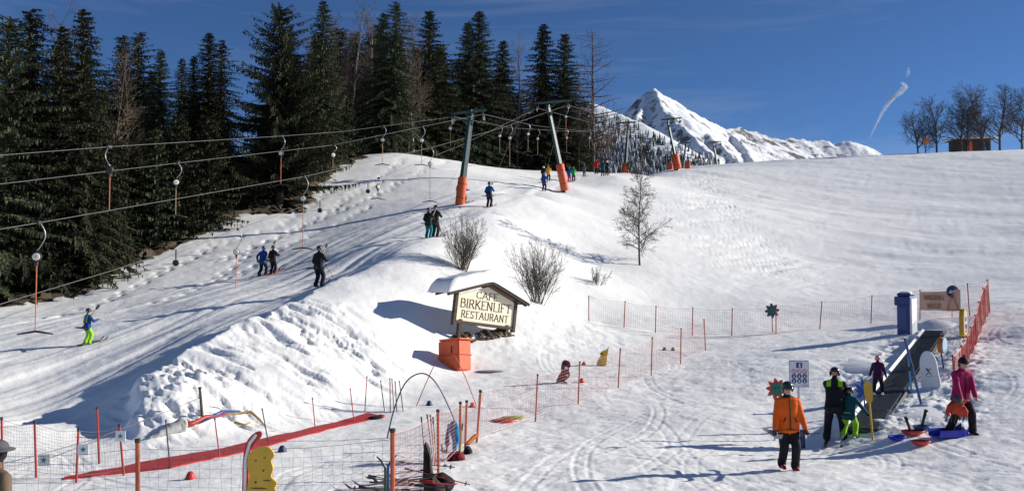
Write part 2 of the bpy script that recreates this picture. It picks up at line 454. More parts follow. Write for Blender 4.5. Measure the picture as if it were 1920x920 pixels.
def snow_detail(x, y):
    r = np.hypot(x, y)
    near = 1 - sstep(150, 260, r)
    d = 0.05 * fbm(x * .5, y * .5, 3, 5) + 0.016 * fbm(x * 2.7, y * 2.7, 3, 9) * (1 - sstep(60, 120, r))
    m = softpoly(x, y, BANK_FACE, .9)
    cx_, cy_ = x * .8 + y * .6, -x * .6 + y * .8
    al_, ac_ = x * .83 - y * .56, x * .56 + y * .83
    wx = .25 * fbm(x * .9, y * .9, 2, 27)
    pat = .25 + .75 * sstep(-.25, .25, fbm(x * .33 + 3, y * .33, 2, 29))
    g0 = np.clip(fbm(al_ * .40 + wx, ac_ * 2.5 + wx, 3, 30, .5) - .12, 0, 1)
    g1 = np.clip(fbm(al_ * .95 + wx, ac_ * 3.0 + wx, 3, 31, .55) - .12, 0, 1)
    g2 = np.clip(fbm(al_ * 1.9, ac_ * 4.6 + wx, 3, 35, .55) - .10, 0, 1)
    d = d + m * (-.30 * g0 - pat * (.28 * g1 + .19 * g2) + .12 * fbm(x * .6, y * .6, 2, 37) + pat * .04 * fbm(x * 6, y * 6, 3, 38))
    m = softpoly(x, y, SLIDES, .7)
    d = d + m * (-.55 * np.clip(fbm(al_ * .3, ac_ * 1.7 + wx, 3, 43, .5) - .20, 0, 1) - .2 * np.clip(fbm(al_ * 1.1, ac_ * 3.4, 2, 44) - .25, 0, 1))
    m = softpoly(x, y, TRAMPLE, 1.2)
    d = d + m * (.055 * fbm(x * 2.2, y * 2.2, 3, 41))
    m = softpoly(x, y, BELTSIDE, .8)
    d = d + m * (.11 * fbm(x * 1.6, y * 1.6, 4, 47, .6) + .05 * fbm(x * 5, y * 5, 2, 49))
    m = softpoly(x, y, SKID, 3.0)
    c, s = math.cos(-.75), math.sin(-.75); a = x * c - y * s; b = x * s + y * c
    d = d + m * (-.26 * np.clip(fbm(a * .14, b * 1.2, 3, 53) - .12, 0, 1) - .16 * np.clip(fbm(a * .45, b * 2.4, 3, 55) - .16, 0, 1))
    # groomed and ridden stripes along the tow
    m = softpoly(x, y, TOW, 1.2)
    c, s = math.cos(UPHILL), math.sin(UPHILL); al = x * c + y * s; ac = -x * s + y * c
    ac = ac + .6 * fbm(al * .06, ac * .06, 2, 63)
    d = d + m * (.10 * fbm(al * .05, ac * .75, 3, 61) + .045 * fbm(al * .11, ac * 2.6, 3, 67))
    # skied hill: long soft swells along the fall line
    hill = sstep(52, 75, y) * sstep(10, 30, x) * near
    d = d + hill * (.22 * fbm(x * .12 + y * .10, y * .035 - x * .05, 3, 71) + .06 * fbm(x * .6 + y * .5, y * .12 - x * .1, 3, 73))
    hq = .8 * fbm(x * .1, y * .1, 2, 75)
    d = d + hill * (-.07 * np.clip(fbm(x * .9 + y * .55 + hq, y * .10 - x * .16, 3, 77) - .22, 0, 1) - .05 * np.clip(fbm(x * .8 - y * .35 - hq, y * .12 + x * .12, 3, 79) - .26, 0, 1))
    # piste in front: low streaks of scraped snow
    fl = (1 - sstep(34, 44, y)) * sstep(-6, 2, x - (y - 25) * .2) * sstep(8, 12, y)
    wq = .4 * fbm(x * .5, y * .5, 2, 85)
    d = d + fl * (.020 * fbm(x * .9 - y * .5, y * 2.4 + x * .5, 4, 81) + .012 * fbm(x * 3.1, y * 3.1, 3, 83) - .05 * np.clip(fbm(x * .8 + y * 1.2 + wq, y * 3.0 - x * 1.6 + wq, 3, 87) - .28, 0, 1) - .05 * np.clip(fbm(x * 1.0 - y * 1.0 - wq, y * 2.6 + x * 2.2 + wq, 3, 89) - .28, 0, 1))
    d = d * np.where(r < 300, 1, 0)
    # footprints
    for i, pth in enumerate(FOOT):
        bx0 = min(p[0] for p in pth) - 3; bx1 = max(p[0] for p in pth) + 3; by0 = min(p[1] for p in pth) - 3; by1 = max(p[1] for p in pth) + 3
        k = np.nonzero((x > bx0) & (x < bx1) & (y > by0) & (y < by1))
        S, T = pathst(x[k], y[k], pth)
        T = T + .5 * vnoise(S * .25, S * 0 + i, 90 + i)
        side = np.where((np.floor(S / .75) % 2) == 0, .22, -.22)
        u = (S % .75) / .75 - .5
        amp = .55 + .45 * vnoise(np.floor(S / .75) * 1.7, S * 0, 95 + i)
        dent = amp * np.exp(-(u / .26) ** 2 - ((T - side) / .15) ** 2) + .35 * np.exp(-(T / .6) ** 2) * (.6 + .4 * vnoise(S * 1.1, T * 2, 97))
        d[k] -= .15 * dent
    for (ax, ay, R0, a0, span, dep, wd) in ARCS:
        k = np.nonzero((np.abs(np.hypot(x - ax, y - ay) - R0) < .5))
        xx = x[k] - ax; yy = y[k] - ay
        q = np.hypot(xx, yy) - R0
        an = (np.arctan2(yy, xx) - a0 + math.pi) % (2 * math.pi) - math.pi
        w_ = sstep(span, span * .7, np.abs(an))
        g = np.exp(-(q / wd) ** 2) + np.exp(-((q - .26) / wd) ** 2) - .6 * np.exp(-((q + .09) / wd) ** 2) - .6 * np.exp(-((q - .35) / wd) ** 2)
        d[k] -= dep * w_ * g
    return d

def make_ground():
    rr = [3.0]
    while rr[-1] < 9000:
        r = rr[-1]
        st = .012 if r < 12 else .0042 if r < 62 else .0075 if r < 175 else .03 if r < 450 else .2
        rr.append(r * (1 + st))
    rr = np.array(rr)
    an = np.concatenate([np.linspace(-180, -40, 48)[:-1], np.linspace(-40, -33, 15)[:-1], np.linspace(-33, 33, 900)[:-1], np.linspace(33, 40, 15)[:-1], np.linspace(40, 180, 48)[:-1]])
    an = np.radians(an)
    nr, na = len(rr), len(an)
    RR, AA = np.meshgrid(rr, an, indexing='ij')
    X = (RR * np.sin(AA)).ravel(); Y = (RR * np.cos(AA)).ravel()
    Z = ground_base(X, Y) + snow_detail(X, Y)
    me = bpy.data.meshes.new('snow_ground')
    nv = nr * na + 1
    co = np.empty((nv, 3), np.float32)
    co[:-1, 0] = X; co[:-1, 1] = Y; co[:-1, 2] = Z; co[-1] = (0, 0, gz(0, 0))
    i = np.arange(nr - 1)[:, None] * na; j = np.arange(na)[None, :]; j2 = (j + 1) % na
    q = np.stack([i + j, i + na + j, i + na + j2, i + j2], -1).reshape(-1, 4)[:, ::-1]
    tri = np.stack([np.full(na, nv - 1), np.arange(na), (np.arange(na) + 1) % na], -1)[:, ::-1]
    loops = np.concatenate([q.ravel(), tri.ravel()]).astype(np.int32)
    starts = np.concatenate([np.arange(len(q)) * 4, len(q) * 4 + np.arange(na) * 3]).astype(np.int32)
    me.vertices.add(nv); me.vertices.foreach_set('co', co.ravel())
    me.loops.add(len(loops)); me.loops.foreach_set('vertex_index', loops)
    me.polygons.add(len(starts)); me.polygons.foreach_set('loop_start', starts)
    me.polygons.foreach_set('use_smooth', np.ones(len(starts), bool))
    me.update(calc_edges=True); me.validate()
    me.materials.append(snow)
    o = link('snow_ground', me)
    tag(o, kind='structure')
    return o
ground_obj = make_ground()
_onground = onground
def onground(px, py, dmin=9.0, dmax=230.0):
    p = _onground(px, py, dmin, dmax)
    p.z += float(snow_detail(np.array([p.x]), np.array([p.y]))[0])
    return p
# ------------------------------------------------------------------ mountains
def mountain_material():
    m = bpy.data.materials.new('mountain_rock_and_snow'); m.use_nodes = True
    nt = m.node_tree; N = nt.nodes.new; L = nt.links.new; p = nt.nodes['Principled BSDF']
    p.inputs['Roughness'].default_value = 0.8; p.inputs['Specular IOR Level'].default_value = 0.1
    g = N('ShaderNodeNewGeometry'); sp = N('ShaderNodeSeparateXYZ'); L(g.outputs['Normal'], sp.inputs['Vector'])
    t = N('ShaderNodeTexCoord')
    n = N('ShaderNodeTexNoise'); n.inputs['Scale'].default_value = 0.02; n.inputs['Detail'].default_value = 9; n.inputs['Roughness'].default_value = 0.68
    L(t.outputs['Object'], n.inputs['Vector'])
    n2 = N('ShaderNodeTexNoise'); n2.inputs['Scale'].default_value = 0.0022; n2.inputs['Detail'].default_value = 4
    L(t.outputs['Object'], n2.inputs['Vector'])
    a = N('ShaderNodeMath'); a.operation = 'MULTIPLY_ADD'; a.inputs[1].default_value = 1.1; L(n.outputs['Fac'], a.inputs[0]); L(sp.outputs['Z'], a.inputs[2])
    b = N('ShaderNodeMath'); b.operation = 'MULTIPLY_ADD'; b.inputs[1].default_value = .9; L(n2.outputs['Fac'], b.inputs[0]); L(a.outputs['Value'], b.inputs[2])
    mr = N('ShaderNodeMapRange'); mr.inputs['From Min'].default_value = 1.55; mr.inputs['From Max'].default_value = 1.70
    L(b.outputs['Value'], mr.inputs['Value'])
    mx_ = N('ShaderNodeMix'); mx_.data_type = 'RGBA'
    mx_.inputs['A'].default_value = (0.13, 0.125, 0.13, 1); mx_.inputs['B'].default_value = (0.80, 0.82, 0.86, 1)
    L(mr.outputs['Result'], mx_.inputs['Factor']); L(mx_.outputs['Result'], p.inputs['Base Color'])
    bp = N('ShaderNodeBump'); bp.inputs['Strength'].default_value = 0.6; bp.inputs['Distance'].default_value = 14
    L(n.outputs['Fac'], bp.inputs['Height']); L(bp.outputs['Normal'], p.inputs['Normal'])
    return m
mtn = mountain_material()

def ridge_field(X, Y, ridges):
    Z = np.full(X.shape, -1e9)
    for pts, k in ridges:
        for i in range(len(pts) - 1):
            a, b = Vector(pts[i]), Vector(pts[i + 1])
            ex, ey = b.x - a.x, b.y - a.y
            t = np.clip(((X - a.x) * ex + (Y - a.y) * ey) / (ex * ex + ey * ey), 0, 1)
            d = np.hypot(X - a.x - t * ex, Y - a.y - t * ey)
            Z = np.maximum(Z, a.z + (b.z - a.z) * t - k * d)
    return Z

def grid_obj(name, x0, x1, y0, y1, nx, ny, fn, material):
    X, Y = np.meshgrid(np.linspace(x0, x1, nx), np.linspace(y0, y1, ny))
    Z = fn(X, Y)
    vs = np.stack([X.ravel(), Y.ravel(), Z.ravel()], 1)
    i = (np.arange(ny - 1)[:, None] * nx + np.arange(nx - 1)[None, :]).ravel()
    fs = np.stack([i, i + 1, i + nx + 1, i + nx], 1)
    me = bpy.data.meshes.new(name); me.from_pydata(vs.tolist(), [], fs.tolist())
    me.materials.append(material); me.polygons.foreach_set('use_smooth', [True] * len(fs)); me.update()
    o = link(name, me); tag(o, kind='structure'); return o

MD = 4600
main_ridge = [at(px, py, MD + dd) for px, py, dd in ((820, 330, 900), (960, 250, 600), (1060, 240, 500), (1130, 225, 300), (1175, 217, 100), (1196, 190, 40), (1212, 174, 0), (1227, 166, 0), (1246, 177, 60), (1282, 201, 160), (1322, 221, 260), (1362, 238, 380),
              (1400, 241, 560), (1450, 252, 640), (1480, 259, 700), (1530, 262, 760), (1562, 262, 800), (1592, 259, 800), (1622, 268, 860), (1652, 288, 900), (1720, 300, 900), (1900, 320, 900), (2200, 360, 900))]
spurs = [
    ([at(1227, 166, MD), at(1244, 200, MD - 260), at(1270, 225, MD - 430), at(1300, 246, MD - 600), at(1345, 300, MD - 900)], 0.95),
    ([at(1212, 174, MD), at(1190, 222, MD - 350), at(1200, 262, MD - 650), at(1235, 300, MD - 900)], 1.0),
    ([at(1362, 238, MD + 380), at(1392, 268, MD - 20), at(1420, 310, MD - 500)], 0.8),
    ([at(1282, 201, MD + 160), at(1330, 250, MD - 300), at(1385, 300, MD - 750)], 0.9),
]
def mtn_fn(X, Y):
    Z = ridge_field(X, Y, [(main_ridge, 0.85)] + spurs)
    base = Z
    rg = 1 - 2 * np.abs(fbm(X / 260, Y / 260, 5, 101, .55))
    return base + 22 * rg - 20 + 12 * fbm(X / 60, Y / 60, 3, 111)
grid_obj('mountain', -900, 4300, 3000, 6400, 420, 230, mtn_fn, mtn)

# nearer shoulder, open snow on top and a wood on its flank
SD = 1700
sh_ridge = [at(px, py, SD + dd) for px, py, dd in ((700, 260, 300), (900, 230, 250), (1000, 205, 200), (1060, 190, 150), (1112, 190, 100), (1160, 210, 60), (1200, 226, 30), (1232, 246, 0), (1262, 276, -60), (1295, 310, -120), (1340, 345, -200))]
def sh_fn(X, Y):
    Z = ridge_field(X, Y, [(sh_ridge, 0.62)])
    return Z + 5 * fbm(X / 90, Y / 90, 4, 121) - 3
grid_obj('mountain_shoulder', -400, 900, 1100, 2200, 150, 120, sh_fn, mtn)

spr_far = mat('far_spruce', (0.045, 0.055, 0.045), 0.9, vary=.4, scale=.05)
spr_snow = mat('snowy_spruce', (0.55, 0.58, 0.62), 0.9, vary=.2, scale=.05)
def far_wood():
    r_ = random.Random(5); b = MB(); n = 0
    while n < 5500:
        y = r_.uniform(1250, SD + 40); x = r_.uniform(.08 * y, .235 * y)
        z = float(sh_fn(np.array([x]), np.array([y]))[0])
        el = (z - CAMZ) / y
        line = 0.194 - max(0, (x / y - .10)) * .45
        if el > line or r_.random() < sstep(line - .05, line, el) * .8: continue
        h = r_.uniform(7, 17); w = h * r_.uniform(.16, .24); k = 5; a0 = r_.random() * 6
        vs = []; fs = []
        for t in range(3):
            zb = z + h * (.08 + .27 * t); zt = z + h * (.50 + .25 * t); wr = w * (1 - .27 * t)
            s0 = len(vs)
            for q in range(k):
                vs.append((x + wr * r_.uniform(.7, 1.2) * math.cos(a0 + q * 6.283 / k), y + wr * math.sin(a0 + q * 6.283 / k), zb - r_.random() * .6))
            vs.append((x, y, zt))
            fs += [(s0 + q, s0 + (q + 1) % k, s0 + k) for q in range(k)]
        b.add(vs, fs, 1 if r_.random() < .42 else 0); n += 1
    o = b.build('far_wood', [spr_far, spr_snow]); tag(o, 'snow dusted wood on the flank of the near mountain shoulder', 'wood', kind='stuff')
far_wood()

# ------------------------------------------------------------------ aircraft trail
def contrail(pts, rad, name, label):
    b = MB(); P_ = []; Rr = []
    pts = [Vector(p) for p in pts]
    for i in range(len(pts) - 1):
        for k in range(8):
            t = k / 8; P_.append(pts[i].lerp(pts[i + 1], t)); Rr.append((rad[i] * (1 - t) + rad[i + 1] * t) * rng.uniform(.9, 1.1))
    P_.append(pts[-1]); Rr.append(rad[-1])
    b.tube(P_, Rr, 12)
    m = bpy.data.materials.get('ice_trail')
    if not m:
        m = bpy.data.materials.new('ice_trail'); m.use_nodes = True; nt = m.node_tree; nt.nodes.clear()
        out = nt.nodes.new('ShaderNodeOutputMaterial'); v = nt.nodes.new('ShaderNodeVolumePrincipled')
        v.inputs['Color'].default_value = (.98, .98, 1, 1); v.inputs['Anisotropy'].default_value = 0.3
        t = nt.nodes.new('ShaderNodeTexCoord'); n = nt.nodes.new('ShaderNodeTexNoise'); n.inputs['Scale'].default_value = .011; n.inputs['Detail'].default_value = 4
        nt.links.new(t.outputs['Object'], n.inputs['Vector'])
        mr = nt.nodes.new('ShaderNodeMapRange'); mr.inputs['From Min'].default_value = .30; mr.inputs['From Max'].default_value = .75; mr.inputs['To Max'].default_value = .045
        nt.links.new(n.outputs['Fac'], mr.inputs['Value']); nt.links.new(mr.outputs['Result'], v.inputs['Density'])
        nt.links.new(v.outputs['Volume'], out.inputs['Volume'])
    o = b.build(name, m, smooth=True); tag(o, label, 'contrail'); return o
contrail([at(px, py, 6000) for px, py in ((1630, 262), (1640, 240), (1652, 215), (1664, 195), (1677, 180), (1690, 172), (1697, 163), (1693, 157), (1688, 155))], [4, 7, 11, 16, 19, 22, 20, 12, 3], 'contrail', 'long bent white contrail rising from behind the snowy ridge')
contrail([at(px, py, 6000) for px, py in ((1700, 145), (1703, 136), (1704, 126))], [4, 13, 5], 'contrail', 'short detached wisp of contrail above the long bent one')

# ------------------------------------------------------------------ conifers
needle = mat('spruce_needles', (0.066, 0.076, 0.044), 0.85, vary=.45, scale=1.3, rnd=.45, spec=.04)
bark = mat('spruce_bark', (0.085, 0.065, 0.05), 0.9, vary=.3, scale=6)
def spruce_meshes(name, seed, h, rb, gap=0.36, droop=.35, irregular=.15, bare=.04, tuft=1.0, power=.9, nbr=7):
    r_ = random.Random(seed); V = []; F = []
    def quad(a, b, c, d):
        k = len(V); V.extend((a, b, c, d)); F.append((k, k + 1, k + 2, k + 3))
    z = h * bare + .2
    UP = Vector((0, 0, 1))
    while z < h - .15:
        u = 1 - z / h
        n = max(3, int(nbr * (.55 + .6 * u)))
        a0 = r_.random() * 6.28
        for i in range(n):
            Lb = rb * (u ** power) * r_.uniform(1 - irregular * 2.2, 1 + irregular) + .12
            if r_.random() < irregular * .5: Lb *= .55
            a = a0 + i * 6.283 / n + r_.uniform(-.35, .35)
            o = Vector((math.cos(a), math.sin(a), 0)); sd = Vector((-o.y, o.x, 0))
            zz = z + r_.uniform(-.16, .16)
            rise = .55 * (1 - u) ** 2 + .05
            seg = max(3, int(Lb / .26))
            prev = Vector((0, 0, zz))
            for s in range(1, seg + 1):
                t = s / seg
                p = Vector((0, 0, zz)) + o * (Lb * t) + UP * (Lb * (rise * t - droop * t * t * (.6 + .8 * u) + .10 * t ** 5))
                wl_ = (.13 + .30 * Lb * (1 - t) * .42 + .05) * tuft * r_.uniform(.75, 1.25)
                for sg in (1, -1, 1, -1, 1, -1):
                    if r_.random() < .10: continue
                    pp = prev.lerp(p, r_.random())
                    d = (o * r_.uniform(.35, 1.1) + sd * sg * r_.uniform(.6, 1.1) + UP * r_.uniform(-.65, .10)).normalized()
                    wl2 = wl_ * r_.uniform(.55, 1.15)
                    tip = pp + d * wl2; wd = wl2 * r_.uniform(.07, .12) + .016
                    q = d.cross(UP).normalized() * wd
                    mid = pp.lerp(tip, .45) - UP * .02
                    quad(pp, mid + q, tip - UP * wl2 * .2, mid - q)
                    hl = r_.uniform(.10, .30) * tuft * (.5 + .7 * u)
                    m2 = pp.lerp(tip, r_.uniform(.2, .9)); e = d * (wd * .6 + .015)
                    quad(m2 - e, m2 + e, m2 + e * .2 - UP * hl, m2 - e * .4 - UP * hl * .9)
                w0 = .05 + .05 * (1 - t)
                quad(prev + sd * w0, prev - sd * w0, p - sd * w0 * .8 + UP * .02, p + sd * w0 * .8 + UP * .02)
                prev = p
            tip = prev + o * .16; quad(prev, prev + sd * .05, tip, prev - sd * .05)
        z += gap * r_.uniform(.75, 1.25) * (.55 + .55 * u)
    # leader
    for k in range(8):
        a = k * .8; zz = h - .5 + .06 * k; d = Vector((math.cos(a), math.sin(a), .7)) * (.22 - .02 * k)
        quad(Vector((0, 0, zz)), Vector((.03, 0, zz + .05)) + d * .5, Vector((0, 0, zz)) + d, Vector((-.03, 0, zz + .05)) + d * .5)
    me = bpy.data.meshes.new(name + '_crown'); me.from_pydata([tuple(v) for v in V], [], F); me.materials.append(needle)
    me.update()
    b = MB(); b.tube([(0, 0, -.5), (0, 0, h * .15), (.03, .02, h * .5), (0, 0, h * .85), (0, 0, h * .995)], [h * .0165, h * .013, h * .009, h * .004, .008], 7)
    return b.mesh(name + '_trunk', bark, True), me, h
SPR = [spruce_meshes('spruce', 1, 20, 4.1, .36, .42, .16, .03, 1.2, .78), spruce_meshes('spruce', 2, 20, 3.5, .36, .50, .14, .03, 1.2, .78), spruce_meshes('spruce', 3, 20, 4.6, .40, .36, .22, .03, 1.25, .74),
       spruce_meshes('spruce', 4, 20, 3.1, .38, .30, .20, .03, 1.2, .75), spruce_meshes('spruce', 11, 20, 3.9, .38, .46, .28, .05, 1.2, .7),
       spruce_meshes('spruce', 14, 20, 3.6, .44, .30, .42, .06, 1.4, .52), spruce_meshes('spruce', 17, 20, 3.9, .46, .62, .34, .10, 1.3, .62)]
YOUNG = [spruce_meshes('young_spruce', 5, 7, 1.5, .26, .25, .15, .03, .8), spruce_meshes('young_spruce', 6, 7, 1.2, .30, .18, .25, .04, .8)]
PINE = spruce_meshes('pine', 8, 20, 5.2, .46, .05, .38, .08, 1.7, .55, 8)

def plant(proto, name, label, cat, x, y, h, seed, group=None, wide=1.0, sink=.15):
    tr, cr_, h0 = proto
    r_ = random.Random(seed); s = h / h0
    t = thing(name, label, cat, (x, y, gz(x, y) - sink), r_.random() * 6.28, group)
    sc = (s * wide * 1.42, s * wide * 1.42, s)
    a = link('trunk', tr, t); b = link('crown', cr_, t)
    for o in (a, b): o.scale = sc
    t.rotation_euler[0] = r_.uniform(-.015, .015); t.rotation_euler[1] = r_.uniform(-.015, .015)
    return t
def plant_top(proto, name, label, cat, px, py, d, seed, group=None, wide=1.0):
    p = at(px, py, d); h = p.z - gz(p.x, p.y) + .15
    return plant(proto, name, label, cat, p.x, p.y, h, seed, group, wide)

# the skyline of the wood from left to right: px, py of the tip, distance, prototype, width
SKY = [
    (10, 30, 47, 5, 1.1, 'spruce at the left picture edge with brownish green boughs'),
    (55, 15, 49, 6, 1.15, 'broad tall spruce, second from the left edge of the wood'),
    (120, 50, 53, 1, 1.0, 'narrow spruce between the two tallest trees at the left of the wood'),
    (165, 20, 50, 1, 1.05, 'pointed tall spruce standing clear above its neighbours, left part of the wood'),
    (228, 65, 70, 4, 1.0, 'dark spruce left of the twin-topped dark spruce on the skyline'),
    (260, 60, 73, 5, 1.0, 'full dark spruce with a rounded top, left of the first sky gap'),
    (300, 95, 72, 1, 1.0, 'dark spruce on the left rim of the first sky gap'),
    (342, 110, 84, 1, 1.0, 'low dark spruce in the first sky gap of the wood'),
    (362, 106, 86, 3, 1.1, 'low dark spruce right of its twin in the first sky gap'),
    (395, 60, 78, 0, 1.0, 'dark steeple-shaped spruce between the two sky gaps'),
    (415, 75, 80, 6, .9, 'dark spruce leaning on the steeple-shaped one between the sky gaps'),
    (605, 0, 88, 1, 1.0, 'tall spruce with its tip at the top edge, right of the big pine'),
    (742, 2, 96, 6, 1.0, 'tall dark spruce among the brown larches, tip at the top edge'),
    (720, 22, 97, 4, 1.0, 'dark spruce just left of the one touching the top edge among the larches'),
    (810, 20, 106, 0, 1.1, 'tall evenly tapered dark spruce right of the brown larches'),
    (875, 42, 112, 1, 1.1, 'dark spruce left half of the close pair above the first lift pylon'),
    (902, 22, 113, 0, 1.1, 'taller dark spruce right half of the close pair above the first lift pylon'),
    (942, 76, 120, 1, 1.1, 'shorter thin spruce between the close pair and the brown-tipped tree'),
    (1015, 45, 118, 1, 1.2, 'slim dark spruce above the second lift pylon'),
    (1055, 62, 119, 0, 1.1, 'dark spruce next to the bare larch at the right end of the wood'),
]
for i, (px, py, d, k, w, lb) in enumerate(SKY):
    plant_top(SPR[k], 'spruce_tree', lb, 'tree', px, py, d, 300 + i, 'spruces on the skyline of the wood', w)
plant_top(PINE, 'pine_tree', 'big ragged pine with layered boughs rising beside the right sky gap', 'tree', 528, 14, 72, 41, None, 1.0)
# young trees along the edge of the wood
EDGE = [(295, 240, 59, 1, 'thin young spruce, leftmost of the three light ones at the wood edge'), (336, 215, 61, 0, 'light young spruce, middle of the three at the wood edge'), (392, 215, 63, 0, 'bushy light young spruce, right of the three at the wood edge'),
        (480, 260, 70, 1, 'young spruce below the right sky gap at the wood edge'), (655, 175, 92, 1, 'young spruce below the brown larches near the snow ridge')]
for i, (px, py, d, k, lb) in enumerate(EDGE):
    plant_top(YOUNG[k], 'young_spruce', lb, 'tree', px, py, d, 350 + i, 'young spruces at the wood edge', 1.1)
# trees filling the wood below that skyline
def wood_fill():
    r_ = random.Random(77)
    sky = [(-200, 40), (0, 40), (60, 35), (120, 65), (170, 50), (210, 95), (260, 95), (310, 150), (345, 165), (400, 120), (440, 190), (462, 200), (480, 120), (540, 40), (600, 20), (690, 35), (760, 30), (860, 85), (935, 105), (1000, 105), (1060, 95), (1090, 160), (1130, 190)]
    edge = [(-300, 38), (0, 45), (100, 48), (190, 52), (310, 60), (450, 71), (560, 75), (640, 92), (740, 100), (850, 106), (1000, 114), (1130, 122)]
    xs = [a for a, b in sky]; ys = [b for a, b in sky]; ex = [a for a, b in edge]; ey = [b for a, b in edge]
    lab = {0: 'dark spruce standing within the wood left of the sky gaps', 1: 'dark spruce standing within the wood below the big pine', 2: 'dark spruce standing within the wood behind the lift pylons'}
    n = 0
    for row in range(5):
        px = -260.0
        while px < 1110:
            d = float(np.interp(px, ex, ey)) + (1.5, 4.5, 8, 13, 21)[row] + r_.uniform(-1.5, 2.5)
            step = r_.uniform(2.2, 3.5) * 1663 / d
            top = float(np.interp(px, xs, ys)) + (r_.uniform(150, 320), r_.uniform(90, 230), r_.uniform(60, 170), r_.uniform(25, 90), r_.uniform(10, 55))[row]
            if 455 < px < 610 and row == 0: top += 60
            if px > 640 and row == 0: top = max(top, 200)
            if r_.random() < .95:
                k = 0 if px < 320 else 1 if px < 700 else 2
                pr = SPR[r_.choice((0, 1, 2, 3, 4, 5, 6))]
                plant_top(pr, 'spruce_tree', lab[k], 'tree', px, top, d, 400 + n, lab[k].replace('dark spruce', 'dark spruces'), r_.uniform(1.0, 1.35) * (1.25 if top > 200 else 1)); n += 1
            px += step
wood_fill()

# needle litter and grass under the eaves of the wood
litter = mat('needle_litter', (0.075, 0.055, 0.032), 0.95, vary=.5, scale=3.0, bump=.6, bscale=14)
def forest_floor():
    edge = [(-200, 600, 40), (0, 578, 44), (90, 574, 45.5), (160, 558, 47), (200, 520, 51), (250, 500, 53), (310, 476, 57), (330, 462, 58), (400, 428, 63), (445, 406, 66.5), (500, 398, 68), (545, 402, 68), (578, 392, 69), (596, 352, 77), (640, 320, 87), (695, 297, 92)]
    pts = [at(*e) for e in edge]
    r_ = random.Random(3); line = []
    for i in range(len(pts) - 1):
        for k in range(10):
            p = pts[i].lerp(pts[i + 1], k / 10); line.append((p.x + r_.uniform(-.45, .45), p.y + r_.uniform(-.7, .7)))
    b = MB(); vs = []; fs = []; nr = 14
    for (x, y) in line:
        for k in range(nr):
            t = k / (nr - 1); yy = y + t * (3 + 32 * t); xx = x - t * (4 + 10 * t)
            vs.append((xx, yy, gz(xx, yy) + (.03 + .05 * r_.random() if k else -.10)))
    n = len(line)
    for i in range(n - 1):
        for k in range(nr - 1):
            fs.append((i * nr + k, i * nr + nr + k, i * nr + nr + k + 1, i * nr + k + 1))
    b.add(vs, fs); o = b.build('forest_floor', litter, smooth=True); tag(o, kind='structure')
forest_floor()

